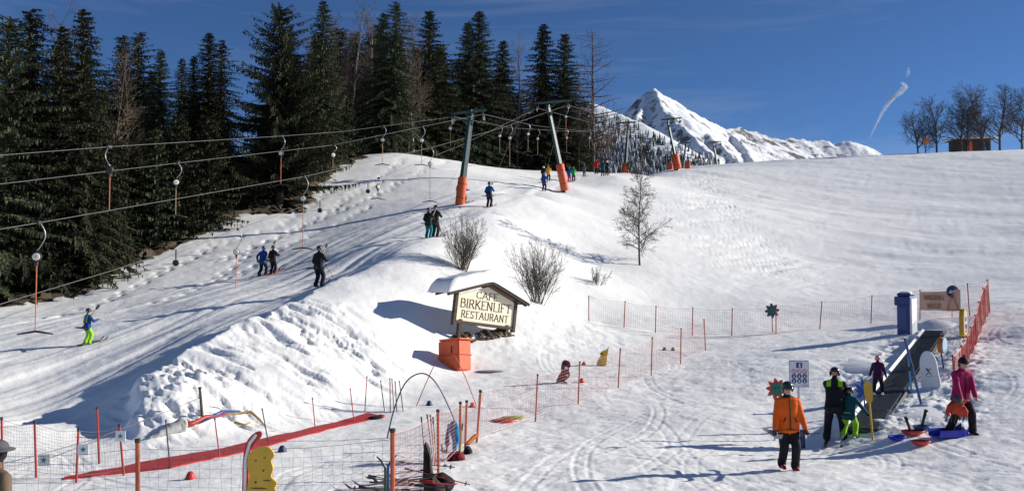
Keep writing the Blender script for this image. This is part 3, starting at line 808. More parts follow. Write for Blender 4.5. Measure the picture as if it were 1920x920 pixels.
# ------------------------------------------------------------------ bare trees
def bare_tree(name, seed, h, r0, kind, barkm, twigm):
    """trunk mesh, branch mesh; kind: birch, oak, larch, shrub"""
    r_ = random.Random(seed); T = MB(); B = MB()
    def grow(p, d, L, r, depth, mb, wig, nsub, ang, up):
        n = max(2, int(L / (.35 if depth < 2 else .22)) if h < 9 else max(2, int(L / .6)))
        n = min(n, 9); pts = [p]; rad = [r]; dirs = [d]
        for i in range(n):
            d = (d + Vector((r_.gauss(0, wig), r_.gauss(0, wig), r_.gauss(0, wig) + up))).normalized()
            p = p + d * (L / n); pts.append(p); rad.append(max(r * (1 - .82 * (i + 1) / n), rmin)); dirs.append(d)
        mb.tube(pts, rad, 7 if depth == 0 else 4 if depth == 1 else 3, cap=False)
        return pts, rad, dirs
    def sub(pts, rad, dirs, L, depth, maxd, cnt, t0, ang, ratio, wig, up):
        for k in range(cnt):
            t = t0 + (1 - t0) * (k + r_.random()) / cnt
            i = min(int(t * (len(pts) - 1)), len(pts) - 2); q = t * (len(pts) - 1) - i
            p = pts[i].lerp(pts[i + 1], q); d0 = dirs[i + 1]
            perp = d0.orthogonal().normalized(); perp = Matrix.Rotation(r_.random() * 6.283, 3, d0) @ perp
            a = ang * r_.uniform(.7, 1.25)
            d = (d0 * math.cos(a) + perp * math.sin(a)).normalized()
            l = L * ratio * (1.15 - .75 * t) * r_.uniform(.65, 1.2)
            rr_ = max(rad[i] * .55, rmin)
            P_, R_, D_ = grow(p, d, l, rr_, depth, B, wig, 0, ang, up)
            if depth < maxd:
                sub(P_, R_, D_, l, depth + 1, maxd, max(3, int(cnt_sub * (l / (h * .3)) ** .5)), .2, ang * .9, .52, wig * 1.1, up)
    UPV = Vector((0, 0, 1))
    if kind == 'birch':
        rmin = .006; cnt_sub = 12
        P_, R_, D_ = grow(Vector((0, 0, -.3)), UPV, h + .3, r0, 0, T, .05, 0, 0, .05)
        sub(P_, R_, D_, h, 1, 3, 40, .16, .95, .36, .10, .035)
    elif kind == 'oak':
        rmin = .015; cnt_sub = 10
        P_, R_, D_ = grow(Vector((0, 0, -.3)), UPV, h * .9, r0, 0, T, .07, 0, 0, .05)
        sub(P_, R_, D_, h, 1, 3, 30, .16, .80, .50, .12, .05)
    elif kind == 'larch':
        rmin = .011; cnt_sub = 8
        P_, R_, D_ = grow(Vector((0, 0, -.3)), UPV, h + .3, r0, 0, T, .02, 0, 0, .08)
        sub(P_, R_, D_, h, 1, 2, 74, .14, 1.42, .25, .06, .045)
    elif kind == 'brown':
        rmin = .009; cnt_sub = 11
        P_, R_, D_ = grow(Vector((0, 0, -.3)), UPV, h + .3, r0, 0, T, .03, 0, 0, .08)
        sub(P_, R_, D_, h, 1, 3, 40, .22, .75, .24, .08, .05)
    elif kind == 'shrub':
        rmin = .004; cnt_sub = 7
        for s in range(int(r0)):
            a = r_.random() * 6.28; sp_ = r_.uniform(.05, .62)
            d = Vector((math.cos(a) * sp_, math.sin(a) * sp_, 1)).normalized()
            P_, R_, D_ = grow(Vector((math.cos(a) * .28 * sp_, math.sin(a) * .28 * sp_, -.2)), d, h * r_.uniform(.6, 1.0), .015, 1, T, .10, 0, 0, .02)
            sub(P_, R_, D_, h, 2, 3, 13, .18, .62, .30, .13, .04)
    return T.mesh(name + '_trunk', barkm, True), B.mesh(name + '_branches', twigm), h
birch_bark = mat('birch_bark', (0.30, 0.28, 0.26), 0.8, vary=.5, scale=9)
dark_twig = mat('dark_twig', (0.055, 0.043, 0.036), 0.85, vary=.2, scale=5)
brown_twig = mat('brown_twig', (0.115, 0.080, 0.058), 0.9, vary=.3, scale=2, rnd=.25)
grey_twig = mat('grey_twig', (0.085, 0.075, 0.075), 0.9, vary=.3, scale=2)
shrub_twig = mat('shrub_twig', (0.085, 0.062, 0.045), 0.85, vary=.3, scale=3)
BIRCH = bare_tree('birch', 3, 5.2, .06, 'birch', dark_twig, dark_twig)
OAK = [bare_tree('bare_tree', s, 12, .2, 'oak', grey_twig, grey_twig) for s in (11, 12, 15)]
LARCH = bare_tree('larch', 21, 16, .2, 'larch', dark_twig, brown_twig)
BROWN = [bare_tree('brown_tree', s, 18, .17, 'brown', birch_bark, brown_twig) for s in (31, 32)]
BROWN_D = (BROWN[0][0].copy(), BROWN[0][1], BROWN[0][2]); BROWN_D[0].materials[0] = bark
SHRUB = [bare_tree('shrub', 41, 2.5, 30, 'shrub', shrub_twig, shrub_twig), bare_tree('shrub', 42, 2.6, 34, 'shrub', shrub_twig, shrub_twig), bare_tree('shrub', 43, 1.2, 9, 'shrub', shrub_twig, shrub_twig)]

def bare(proto, name, label, px_base, py_base, py_top, rot, group=None, d=None, wide=1.0):
    p = onground(px_base, py_base) if d is None else at(px_base, py_base, d)
    if d is not None: p.z = gz(p.x, p.y)
    top = at(px_base, py_top, p.y).z
    s = (top - p.z) / proto[2]
    t = thing(name, label, 'shrub' if 'shrub' in name else 'tree', (p.x, p.y, p.z - .05), rot, group)
    for nm, me in (('trunk', proto[0]), ('crown', proto[1])):
        o = link(nm, me, t); o.scale = (s * wide, s * wide, s)
    return t
bare(BIRCH, 'birch_tree', 'slender bare birch alone on the snow bank right of the shrubs', 1200, 497, 312, 1.0)
bare(SHRUB[0], 'bare_shrub', 'large bare many-stemmed shrub behind the snowy sign roof', 868, 505, 385, 0.3, None, None, .9)
bare(SHRUB[1], 'bare_shrub', 'large bare many-stemmed shrub right of the sign', 1008, 568, 432, 2.0, None, None, .78)
bare(SHRUB[2], 'bare_shrub', 'small bare shrub between the larger shrub and the lone birch', 1118, 532, 490, 1.0)
bare(LARCH, 'larch_tree', 'bare larch with level branches at the right end of the wood', 1112, 330, 58, 0.0, None, 116, 1.15)
for i, (px, top, d, k, w, lb) in enumerate([(655, 20, 99, 0, 1.2, 'bare brown larch nearest the left of the larch group'), (690, 45, 98, 1, 1.1, 'bare brown tree with pale trunk left of the two spruces in the larch group'), (752, 60, 97.5, 0, 1.0, 'bare brown tree with white trunk above the footprints'),
        (775, 70, 101, 1, 1.2, 'bare brown tree left of the evenly tapered spruce'), (620, 60, 90, 1, 1.0, 'bare brown tree right of the big pine'), (970, 90, 116, 2, 1.2, 'brown-tipped bare tree between the slim spruces'),
        (92, 45, 54, 2, 1.0, 'bare reddish tree between the tall spruces at far left'), (205, 95, 60, 2, 1.0, 'bare birch in the wood left of the rounded dark spruce'), (1085, 150, 117, 2, 1.1, 'bare brown tree under the level-branched larch'), (1140, 215, 118, 2, 1.0, 'low bare brown tree at the right foot of the wood'),
        (668, 60, 103, 2, 1.2, 'bare brown larch between the leftmost larch and the pale-trunked tree'), (705, 30, 104, 2, 1.1, 'bare brown larch behind the pale-trunked tree'), (785, 110, 104, 2, 1.2, 'low bare brown tree at the right of the larch group'), (640, 90, 95, 2, 1.1, 'bare brown tree at the left rim of the larch group'), 
        (735, 40, 102, 2, 1.2, 'bare brown larch right of the top-edge spruce'), (765, 35, 100, 2, 1.0, 'tall bare brown larch before the evenly tapered spruce'), (630, 25, 98, 2, 1.1, 'tall bare brown tree between the pine and the larch group'), (590, 70, 92, 2, 1.0, 'bare brown tree hugging the right side of the big pine'),
        (1205, 262, 168, 1, 1.3, 'low bare tree behind the third lift pylon'), (238, 130, 66, 2, 1.0, 'bare brown tree within the left wood below the rounded spruce')]):
    bare((BROWN + [BROWN_D])[k], 'bare_tree', lb, px, 320, top, i * .9, 'bare brown trees in the wood', d, w)
for i, (px, top, d, k, w, lb) in enumerate([(1722, 205, 172, 0, 1.23, 'low bushy bare tree, leftmost of the group on the right crest'), (1756, 180, 168, 1, 1.04, 'bare tree, second from the left of the group on the right crest'), (1803, 178, 170, 2, 1.04, 'bare tree left of the hut roof on the right crest'), (1818, 182, 172, 0, 0.91, 'bare tree in front of the hut on the right crest'),
        (1846, 150, 168, 1, 1.10, 'tallest bare tree beside the hut on the right crest'), (1875, 160, 170, 2, 1.17, 'bare tree right of the hut on the right crest'), (1916, 165, 168, 0, 1.17, 'bare tree cut by the right picture edge'), (1735, 230, 176, 2, 1.04, 'small bare tree behind the leftmost ones on the right crest')]):
    bare(OAK[k], 'bare_tree', lb, px, 283, top, i * 1.7, 'bare trees on the right crest', d, w)
# ------------------------------------------------------------------ tow lift: pylons, ropes, T-bars
green_steel = mat('green_steel', (0.016, 0.050, 0.048), 0.5, .1, vary=.25, scale=3)
orange_pad = mat('orange_padding', (0.62, 0.095, 0.025), 0.6, vary=.15, scale=4, bump=.3, bscale=8)
galv = mat('galvanised_steel', (0.42, 0.43, 0.44), 0.4, .8, vary=.2, scale=8)
dark_steel = mat('dark_steel', (0.05, 0.055, 0.06), 0.5, .4, vary=.2, scale=6)
rope_m = mat('steel_rope', (0.22, 0.22, 0.22), 0.5, .3)
black_rubber = mat('black_rubber', (0.02, 0.02, 0.022), 0.6, vary=.2, scale=8)
white_plastic = mat('white_plastic', (0.78, 0.78, 0.72), 0.5, vary=.08, scale=6)
rod_orange = mat('orange_rod', (0.60, 0.16, 0.05), 0.5, vary=.15, scale=6)
rod_wood = mat('tan_rod', (0.42, 0.26, 0.12), 0.6, vary=.15, scale=6)
yellow_wood = mat('yellow_spring_box', (0.55, 0.40, 0.10), 0.6, vary=.2, scale=6)

def pylon(label, base_px, top_px, d, arm_l, arm_r, rise, pad, group='lift pylons', width=.46):
    b0 = at(base_px[0], base_px[1], d); g = gz(b0.x, b0.y); base = Vector((b0.x, b0.y, g))
    top = at(top_px[0], top_px[1], d)
    t = thing('lift_pylon', label, 'pylon', base, 0, group)
    v = top - base
    m = MB(); m.tube([(0, 0, -.6) if not pad else v * -.05, v * .5, v], [width * .62, width * .5, width * .38], 4); m.build('pole', green_steel, t)
    # pale metal strip with brackets up the right edge of the pole
    ax = v.normalized(); sx = Vector((1, 0, 0)); edge_strip = MB()
    edge_strip.tube([sx * (width * .5) + v * .28, sx * (width * .42) + v * .93], .022, 5)
    for k in range(6): edge_strip.box(v * (.32 + .11 * k) + sx * width * .45, (.10, .08, .03))
    edge_strip.build('pale_edge_strip', galv, t)
    L = at(*arm_l, d) - base; Rr = at(*arm_r, d) - base
    m = MB(); mid = (L + Rr) / 2
    m.tube([L, L.lerp(Rr, .5) + Vector((0, 0, .02)), Rr], [.09, .14, .09], 4)
    m.tube([L.lerp(Rr, .32) - Vector((0, 0, .0)), v * .93], .05, 4); m.tube([L.lerp(Rr, .68), v * .93], .05, 4)
    m.build('crossarm', green_steel, t)
    for s, q in ((-1, L.lerp(Rr, .1)), (1, L.lerp(Rr, .9))):
        fr = MB(); fr.tube([q, q - Vector((0, 0, .5))], .045, 5)
        fr.tube([q + Vector((0, -.75, -.50)), q + Vector((0, .75, -.42))], .05, 4)
        f = fr.build('sheave_frame', dark_steel, t)
        for k in (-.6, -.2, .2, .6):
            w = MB(); w.lathe([(.05, -.05), (.17, -.05), (.14, 0), (.17, .05), (.05, .05)], q + Vector((s * .1, k, -.6 + .05 * k)), 12, Matrix.Rotation(math.pi / 2, 3, 'Y'))
            w.build('sheave_wheel', black_rubber if k > 0 else galv, f)
    if pad:
        m = MB(); a, b = v * pad[0], v * pad[1]; w = pad[2]
        m.tube([a, a.lerp(b, .04), a.lerp(b, .96), b], [w * .92, w, w, w * .9], 10)
        p = m.build('safety_padding', orange_pad, t, True)
        st = MB()
        for k in (.25, .75): st.tube([a.lerp(b, k) - ax * .02, a.lerp(b, k) + ax * .02], w * 1.03, 10)
        st.build('strap', black_rubber, p)
    return t
pylon('green lift pylon leaning right with orange padded foot, beside the black bare shrub', (862, 384), (884, 206), 64, (845, 213), (912, 206), 0, (0, .29, .36))
pylon('green lift pylon leaning left with long orange padding, behind the yellow-jacketed skier', (1060, 357), (1026, 192), 84, (1002, 194), (1072, 188), 0, (.02, .31, .40))
pylon('green lift pylon above the birch, orange pad half hidden at its foot', (1172, 322), (1178, 232), 122, (1155, 231), (1193, 229), 0, (.0, .22, .5))
pylon('green lift pylon in front of the snowy peak with tilted orange padding', (1271, 316), (1252, 227), 138, (1239, 225), (1278, 221), 0, (.02, .32, .62))
pylon('small distant green lift pylon leaning right, second farthest on the ridge', (1280, 315), (1286, 270), 188, (1271, 270), (1296, 267), 0, None)
pylon('small distant green lift pylon farthest right on the ridge, against the mountain', (1345, 312), (1337, 266), 190, (1327, 267), (1353, 265), 0, None)
for i, (px, py, lb) in enumerate(((1289, 308, 'orange padded block beside the second farthest pylon on the ridge'), (1256, 311, 'small orange padded block left of the tilted padding on the ridge'))):
    p = at(px, py, 165 if i == 0 else 150); g = gz(p.x, p.y)
    m = MB(); m.box((0, 0, .4), (1.0, .8, 1.9), None, 0, .15); m.box((0, 0, 1.42), (.7, .6, .2), None, 0, .08)
    o = m.build('padded_block', orange_pad, None, False, (p.x, p.y, p.z - 1.0)); tag(o, lb, 'padding')

ROPES = {
    'w1': [(-260, 307, 25), (0, 291, 31), (208, 275, 36), (530, 255, 51), (640, 247, 57), (851, 219, 64), (960, 240, 82), (1080, 247, 104), (1159, 237, 122), (1240, 262, 160), (1273, 273, 188)],
    'w2': [(-260, 373, 24), (0, 345, 30), (330, 306, 41), (625, 272, 54), (906, 214, 64), (1000, 235, 86), (1100, 247, 106), (1189, 236, 122), (1250, 262, 160), (1294, 271, 188)],
    'w3': [(-200, 462, 22.5), (70, 418, 27.7), (570, 331, 42.5), (808, 277, 59), (940, 240, 70), (1065, 197, 84), (1150, 223, 110), (1274, 228, 138), (1315, 258, 168), (1350, 270, 190)],
    'w4': [(-150, 619, 20), (10, 567, 26), (210, 507, 32.5), (448, 429, 42), (640, 362, 52), (865, 272, 68), (1008, 203, 84), (1130, 236, 108), (1243, 231, 138), (1295, 260, 165), (1330, 271, 190)],
}
ROPE3 = {k: [at(*p) for p in v] for k, v in ROPES.items()}
for k, lb in (('w1', 'uppermost steel tow rope at the left, running to the right-leaning pylon'), ('w2', 'second steel tow rope from the top at the left, with T-bars hanging'), ('w3', 'third steel tow rope, running past the nearest big T-bar to the left-leaning pylon'), ('w4', 'lowest steel tow rope, crossing just above the skiers')):
    m = MB(); m.tube(ROPE3[k], .010, 5); tag(m.build('tow_rope', rope_m), lb, 'rope', 'tow ropes')
def rope_at(k, px):
    P_ = ROPES[k]
    for i in range(len(P_) - 1):
        a, b = ROPE3[k][i], ROPE3[k][i + 1]
        if P_[i][0] <= px <= P_[i + 1][0]:
            lo, hi = 0.0, 1.0
            for _ in range(30):
                q = (lo + hi) / 2; p = a.lerp(b, q)
                # column of that point in the view
                c = 960 + 1663 * p.x / (p.y * math.cos(PITCH) + (p.z - CAMZ) * math.sin(PITCH))
                if c < px: lo = q
                else: hi = q
            return p
TB = {}
def tbar_meshes(drop, rod):
    key = (round(drop, 1), rod)
    if key in TB: return TB[key]
    D = drop; h = .30 * D if D < 3 else .9
    a = MB()
    cl = MB(); cl.box((0, 0, 0), (.10, .26, .12), None, 0, .02)
    pts = []
    for k in range(13):
        t = k / 12; pts.append((.02 + .16 * math.sin(t * math.pi * 1.15) , 0, -h * t))
    a.tube(pts, .017, 6)
    bx = MB(); zc = -h - .17; x0 = pts[-1][0]
    bx.lathe([(.0, -.07), (.12, -.07), (.145, -.05), (.145, .05), (.12, .07), (0, .07)], (x0, 0, zc), 18, Matrix.Rotation(math.pi / 2, 3, 'X'))
    bx.box((x0, 0, zc - .2), (.09, .12, .14), None, 0, .02)
    dc = MB(); dc.lathe([(.105, -.02), (.115, 0), (.09, .015)], (x0, -.07, zc), 18, Matrix.Rotation(math.pi / 2, 3, 'X'))
    hb = MB(); hb.lathe([(.035, -.02), (.035, .02)], (x0, -.095, zc), 8, Matrix.Rotation(math.pi / 2, 3, 'X'))
    rd = MB(); rd.tube([(x0, 0, zc - .22), (x0, 0, -D + .03)], .017, 7)
    cb = MB(); cb.tube([(x0 - .52, 0, -D - .07), (x0 - .3, 0, -D - .03), (x0, 0, -D + .02), (x0 + .3, 0, -D - .03), (x0 + .52, 0, -D - .07)], [.022, .032, .036, .032, .022], 7)
    TB[key] = [('rope_clamp', cl.mesh('clamp', dark_steel)), ('hook_arm', a.mesh('hook', galv, True)), ('spring_box', bx.mesh('springbox', black_rubber)), ('disc', dc.mesh('disc', white_plastic)), ('hub', hb.mesh('hub', yellow_wood)),
               ('rod', rd.mesh('rod', rod_orange if rod == 'o' else rod_wood)), ('crossbar', cb.mesh('crossbar', black_rubber, True))]
    return TB[key]
def hanging_tbar(rope, px, py_end, label, rod='o', rz=0.0):
    p = rope_at(rope, px); e = at(px, py_end, p.y)
    t = thing('t_bar', label, 'T-bar', p, rz, 'empty T-bars hanging from the ropes')
    box = None
    for nm, me in tbar_meshes(p.z - e.z, rod):
        if nm in ('disc', 'hub'): link(nm, me, box)
        else:
            o = link(nm, me, t)
            if nm == 'spring_box': box = o
    return t
for a in [('w3', 74, 622, 'nearest and largest empty T-bar, orange rod, low at the left edge', 'o', .2), ('w1', 205, 396, 'empty T-bar with red rod against the wood, hanging from the top rope', 'o', 2.9), ('w2', 333, 404, 'empty grey T-bar against the wood, hanging from the second rope', 'w', .4),
          ('w1', 529, 346, 'empty T-bar with orange rod in front of the big pine', 'o', -.2), ('w2', 626, 318, 'small empty T-bar at the wood edge right of the big pine', 'w', .5), ('w4', 446, 560, 'empty T-bar with thin orange rod just above the snow, left of the skier in black', 'o', .3),
          ('w3', 571, 465, 'empty T-bar with red rod and black bar below the wood corner', 'o', .1), ('w1', 719, 308, 'empty T-bar with pale rod above the ridge footprints', 'w', 0), ('w2', 792, 310, 'empty T-bar with tan rod above the snow ridge, left of the pylon', 'w', .3), ('w3', 808, 377, 'empty T-bar whose black bar hangs over the pair in black and teal', 'w', .2),
          ('w4', 710, 372, 'short retracted T-bar above the footprint slope', 'w', .6), ('w1', 846, 275, 'empty T-bar right beside the head of the right-leaning pylon', 'w', 0), ('w1', 938, 286, 'empty T-bar, leftmost between the two big pylons', 'w', .2), ('w3', 957, 312, 'long empty T-bar in the middle between the two big pylons', 'w', .1),
          ('w2', 991, 284, 'empty T-bar with thin rod left of the left-leaning pylon head', 'w', .4), ('w1', 1009, 290, 'empty T-bar closest to the left-leaning pylon', 'w', .1), ('w3', 1062, 258, 'empty T-bar with red rod just right of the left-leaning pylon head', 'o', .0), ('w2', 1063, 287, 'lower empty T-bar right of the left-leaning pylon', 'w', .5),
          ('w2', 1106, 280, 'empty T-bar left of the pair hanging before the larch foot', 'w', .2), ('w4', 1134, 272, 'empty T-bar before the foot of the larch', 'w', .1), ('w1', 1142, 274, 'empty T-bar nearest the third pylon', 'w', .3)]:
    hanging_tbar(*a)
# ------------------------------------------------------------------ people
def cloth(name, rgb, rough=.75):
    return mat('cloth_' + name, rgb, rough, vary=.18, scale=5, bump=.9, bscale=9, spec=.2)
SKIN = mat('skin', (0.50, 0.27, 0.19), 0.55, vary=.08, scale=6)
BLACK = cloth('black', (0.013, 0.013, 0.016)); NAVY = cloth('navy', (0.012, 0.025, 0.085)); BLUE = cloth('blue', (0.012, 0.06, 0.24)); TEAL = cloth('teal', (0.0, 0.16, 0.19)); DTEAL = cloth('dark_teal', (0.006, 0.07, 0.085))
ORANGE = cloth('orange', (0.80, 0.13, 0.012)); PINK = cloth('raspberry', (0.34, 0.012, 0.085)); PURPLE = cloth('purple', (0.052, 0.012, 0.05)); NEON = cloth('neon_green', (0.27, 0.58, 0.03)); YELLOW = cloth('yellow', (0.72, 0.34, 0.02)); GREEN = cloth('green', (0.03, 0.35, 0.06)); RED = cloth('red', (0.5, 0.02, 0.02)); CAMO = cloth('olive', (0.16, 0.13, 0.06)); BROWN = cloth('brown', (0.135, 0.098, 0.062)); WHITE = cloth('white', (0.75, 0.75, 0.75)); MAGENTA = cloth('magenta', (0.45, 0.03, 0.2)); GREY = cloth('grey', (0.08, 0.08, 0.09))
SHELL_BLACK = mat('helmet_black', (0.015, 0.017, 0.02), .3); SHELL_GREEN = mat('helmet_dark_green', (0.012, 0.04, 0.035), .3); SHELL_PINK = mat('helmet_pink', (0.65, 0.22, 0.30), .35); SHELL_WHITE = mat('helmet_white', (.75, .75, .75), .3); SHELL_BLUE = mat('helmet_blue', (0.02, .08, .3), .3)
LENS = mat('goggle_lens', (0.05, 0.06, 0.08), .08, .6); BOOT = mat('boot_plastic', (0.02, 0.02, 0.022), .4); BOOT_RED = mat('boot_red', (0.42, 0.02, 0.02), .4)
SKI_M = [mat('ski_dark', (0.03, 0.03, 0.04), .3), mat('ski_red', (0.4, 0.03, 0.03), .3), mat('ski_white', (0.6, 0.6, 0.62), .3), mat('ski_blue', (0.02, 0.1, 0.35), .3)]
EYE = mat('eye_dark', (0.02, 0.015, 0.012), .3); LIP = mat('lip', (0.30, 0.09, 0.08), .5); HAIR = mat('hair_brown', (0.06, 0.035, 0.02), .7)

def capsule(mb, a, b, ra, rb, n=12):
    a = Vector(a); b = Vector(b); d = b - a
    if d.length < 1e-6: d = Vector((0, 0, 1e-4)); b = a + d
    u = d.normalized(); pts = []; rad = []
    for k in range(1, 5):
        t = math.pi / 2 * (1 - k / 4); pts.append(a - u * (ra * math.sin(t))); rad.append(max(ra * math.cos(t), ra * .15))
    for k in range(0, 4):
        t = math.pi / 2 * k / 4; pts.append(b + u * (rb * math.sin(t))); rad.append(max(rb * math.cos(t), rb * .15))
    mb.tube(pts, rad, n)
def ik(a, b, l1, l2, pole):
    d = b - a; L = min(d.length, (l1 + l2) * .999)
    u = d.normalized(); b = a + u * L
    x = (l1 * l1 - l2 * l2 + L * L) / (2 * L); h = math.sqrt(max(l1 * l1 - x * x, 0))
    p = Vector(pole); p = p - u * p.dot(u); p = p.normalized() if p.length > 1e-6 else u.orthogonal().normalized()
    return a + u * x + p * h, b
def glove_mesh():
    m = MB(); capsule(m, (0, 0, .0), (0, 0, -.055), .030, .036, 10); capsule(m, (-.018, 0, -.05), (.018, 0, -.05), .026, .026, 8)
    for k, (x, l) in enumerate(((-.030, .052), (-.010, .066), (.010, .062), (.029, .046))):
        p = Vector((x, 0, -.070)); q = p + Vector((x * .15, .016, -l * .5)); e = q + Vector((0, .034, -l * .38))
        capsule(m, p, q, .0115, .011, 7); capsule(m, q, e, .011, .0095, 7)
    p = Vector((.030, .008, -.025)); q = p + Vector((.030, .016, -.022)); e = q + Vector((.004, .020, -.026))
    capsule(m, p, q, .014, .0125, 7); capsule(m, q, e, .0125, .010, 7)
    return m
GLOVE = {}
def glove(material):
    if material.name not in GLOVE: GLOVE[material.name] = glove_mesh().mesh('glove', material, True)
    return GLOVE[material.name]
SKI_ME = {}
def ski_mesh(L, mi, w=.085):
    k = (round(L, 2), mi)
    if k not in SKI_ME:
        m = MB(); n = 12; vs = []
        for i in range(n + 1):
            t = i / n; y = -L * .42 + L * t; up = max(0, (t - .86) / .14) ** 2 * .10 + max(0, (.05 - t) / .05) * .02
            ww = w / 2 * (1.1 - .35 * math.sin(t * math.pi)) * (1 if t < .95 else .55) * (1 if t > .02 else .8)
            vs += [(-ww, y, up), (ww, y, up), (ww, y, up + .014), (-ww, y, up + .014)]
        fs = [(0, 1, 2, 3), (n * 4 + 3, n * 4 + 2, n * 4 + 1, n * 4)]
        for i in range(n):
            a = i * 4
            for q in range(4): fs.append((a + q, a + (q + 1) % 4, a + 4 + (q + 1) % 4, a + 4 + q))
        m.add(vs, fs); m.box((0, 0, .03), (.055, .26, .03), None, 0, .008); SKI_ME[k] = m.mesh('ski', SKI_M[mi])
    return SKI_ME[k]

def person(label, pos, face, H, c, lean=0.0, feet=None, hands=None, head=(0, 0), skis=None, vox=.011, bend=0.0, near=False, hat='helmet', group=None, skislope=True, twist=0.0, cat='person', zipper=None):
    """face: clockwise degrees from straight away from the camera; c: jacket, trousers, boots, gloves, shell, (accent)"""
    jacket, trousers, boots, gloves, shell = c[:5]
    rz = -R(face)
    t = thing('person', label, cat, pos, rz, group)
    feet = feet or ((-.07, 0, 0), (.07, 0, 0)); hands = hands or ((-.15, .08, .50), (.15, .08, .50))
    pz = .50 - bend
    PV = Vector((0, -bend * .5, pz))
    Rm = Matrix.Rotation(-lean, 3, 'X') @ Matrix.Rotation(twist, 3, 'Z')
    T = lambda x, y, z: PV + Rm @ Vector((x, y, z - .50))
    prims = []
    def C(a, b, ra, rb, m): prims.append((Vector(a), Vector(b), ra, rb, m))
    C(T(-.045, 0, .50), T(.045, 0, .50), .074, .074, 1)
    for k in range(13):
        q = k / 12; w = .049 - .012 * math.sin(q * math.pi * .8) + .012 * q; r_ = .080 - .008 * math.sin(q * math.pi) - .030 * max(0, q - .65) / .35
        w2 = w + .022 * max(0, q - .6) / .4 - .012 * max(0, q - .85) / .15
        C(T(-w2, .003, .462 + .315 * q), T(w2, .003, .462 + .315 * q), r_, r_, 0)
    C(T(-.045, -.010, .796), T(.045, -.010, .796), .036, .036, 0)
    C(T(0, -.004, .79), T(0, .0, .838), .050, .043, 0)
    hp = T(0, .012, .862)
    Hm = Rm @ Matrix.Rotation(-head[0], 3, 'Z') @ Matrix.Rotation(head[1] + lean * .6, 3, 'X')
    Hd = lambda x, y, z: hp + Hm @ Vector((x, y, z))
    C(Hd(0, 0, .0), Hd(0, .004, .03), .034, .036, 5)
    C(Hd(0, .004, .060), Hd(0, .006, .078), .050, .049, 5)
    C(Hd(0, .026, .024), Hd(0, .030, .030), .028, .030, 5)
    C(Hd(0, .058, .046), Hd(0, .052, .062), .0095, .006, 5)
    for s in (-1, 1): C(Hd(s * .050, 0, .045), Hd(s * .050, 0, .060), .009, .011, 5)
    gl = []
    for s, hd in ((-1, hands[0]), (1, hands[1])):
        sh = T(s * .108, 0, .772); el, wr = ik(sh, Vector(hd), .165, .150, Vector((s * .55, -.7, -.55)))
        C(sh, el, .043, .037, 0); C(el, wr, .038, .031, 0)
        dirn = (wr - el).normalized(); gl.append((wr, dirn, s))
        if not near: C(wr + dirn * .012, wr + dirn * .048, .026, .024, 3); C(wr + dirn * .01, wr + dirn * .03 + Vector((-s * .02, .02, 0)), .012, .010, 3)
        else: C(wr, wr + dirn * .02, .029, .026, 3)
    for s, f in ((-1, feet[0]), (1, feet[1])):
        hip = PV + Vector((s * .052, 0, -.012)); an = Vector((f[0], f[1], f[2] + .055))
        kn, an = ik(hip, an, .232, .222, Vector((s * .10, 1, 0)))
        C(hip, kn, .070, .053, 1); C(kn, an, .052, .046, 1); C(an + Vector((0, 0, .035)), an, .049, .050, 1)
        C(an + Vector((0, 0, .01)), an + Vector((0, -.004, -.025)), .038, .038, 2); C(an + Vector((0, -.022, -.030)), an + Vector((0, .085, -.032)), .027, .024, 2)
    m = MB()
    for a, b, ra, rb, k in prims: capsule(m, a * H, b * H, ra * H, rb * H)
    tmp = link('tmp', m.mesh('tmp', SKIN)); md = tmp.modifiers.new('r', 'REMESH'); md.mode = 'VOXEL'; md.voxel_size = vox * H
    me = bpy.data.meshes.new_from_object(tmp.evaluated_get(bpy.context.evaluated_depsgraph_get()))
    bpy.data.objects.remove(tmp, do_unlink=True)
    bm_ = bmesh.new(); bm_.from_mesh(me)
    for _ in range(3): bmesh.ops.smooth_vert(bm_, verts=bm_.verts, factor=.5, use_axis_x=True, use_axis_y=True, use_axis_z=True)
    bm_.to_mesh(me); bm_.free()
    me.materials.clear()
    for q in (jacket, trousers, boots, gloves, shell, SKIN): me.materials.append(q)
    acc = c[5] if len(c) > 5 else None
    if acc: me.materials.append(acc[0])
    n = len(me.polygons); cen = np.empty(n * 3); me.polygons.foreach_get('center', cen); cen = cen.reshape(-1, 3) / H
    best = np.full(n, 1e9); mi = np.zeros(n, np.int32)
    for a, b, ra, rb, k in prims:
        a_, b_ = np.array(a), np.array(b); e = b_ - a_; L2 = float(e @ e) + 1e-12
        q = np.clip(((cen - a_) @ e) / L2, 0, 1); dd = np.linalg.norm(cen - a_ - q[:, None] * e, axis=1) - (ra + (rb - ra) * q)
        w = dd < best; best = np.where(w, dd, best); mi = np.where(w, k, mi)
    if acc: mi = np.where((mi == acc[2]) & acc[1](cen), 6, mi)
    me.polygons.foreach_set('material_index', mi.astype(np.int32)); me.polygons.foreach_set('use_smooth', np.ones(n, bool)); me.update()
    body = link('body', me, t)
    # head gear
    hm = MB(); M = Hm
    if hat == 'helmet':
        hm.ball(Hd(0, -.010, .078) * H, (.064 * H, .072 * H, .058 * H), 18, 9, M @ Matrix.Rotation(.22, 3, 'X'), 0, -.22)
        for s in (-1, 1): hm.ball(Hd(s * .056, -.012, .048) * H, (.014 * H, .030 * H, .034 * H), 10, 6, M)
        he = hm.build('helmet', shell, t, True)
    elif hat == 'knit':
        hm.ball(Hd(0, -.006, .070) * H, (.060 * H, .064 * H, .066 * H), 16, 8, M, 0, -.1); hm.tube([Hd(0.0565 * math.cos(k * .393), -.004 + .060 * math.sin(k * .393), .066) * H for k in range(17)], .011 * H, 6)
        he = hm.build('knit_hat', shell, t, True)
        pm = MB(); pm.ball(Hd(0, -.006, .148) * H, .022 * H, 10, 6); pm.build('pompom', PINK, he, True)
    elif hat == 'brim':
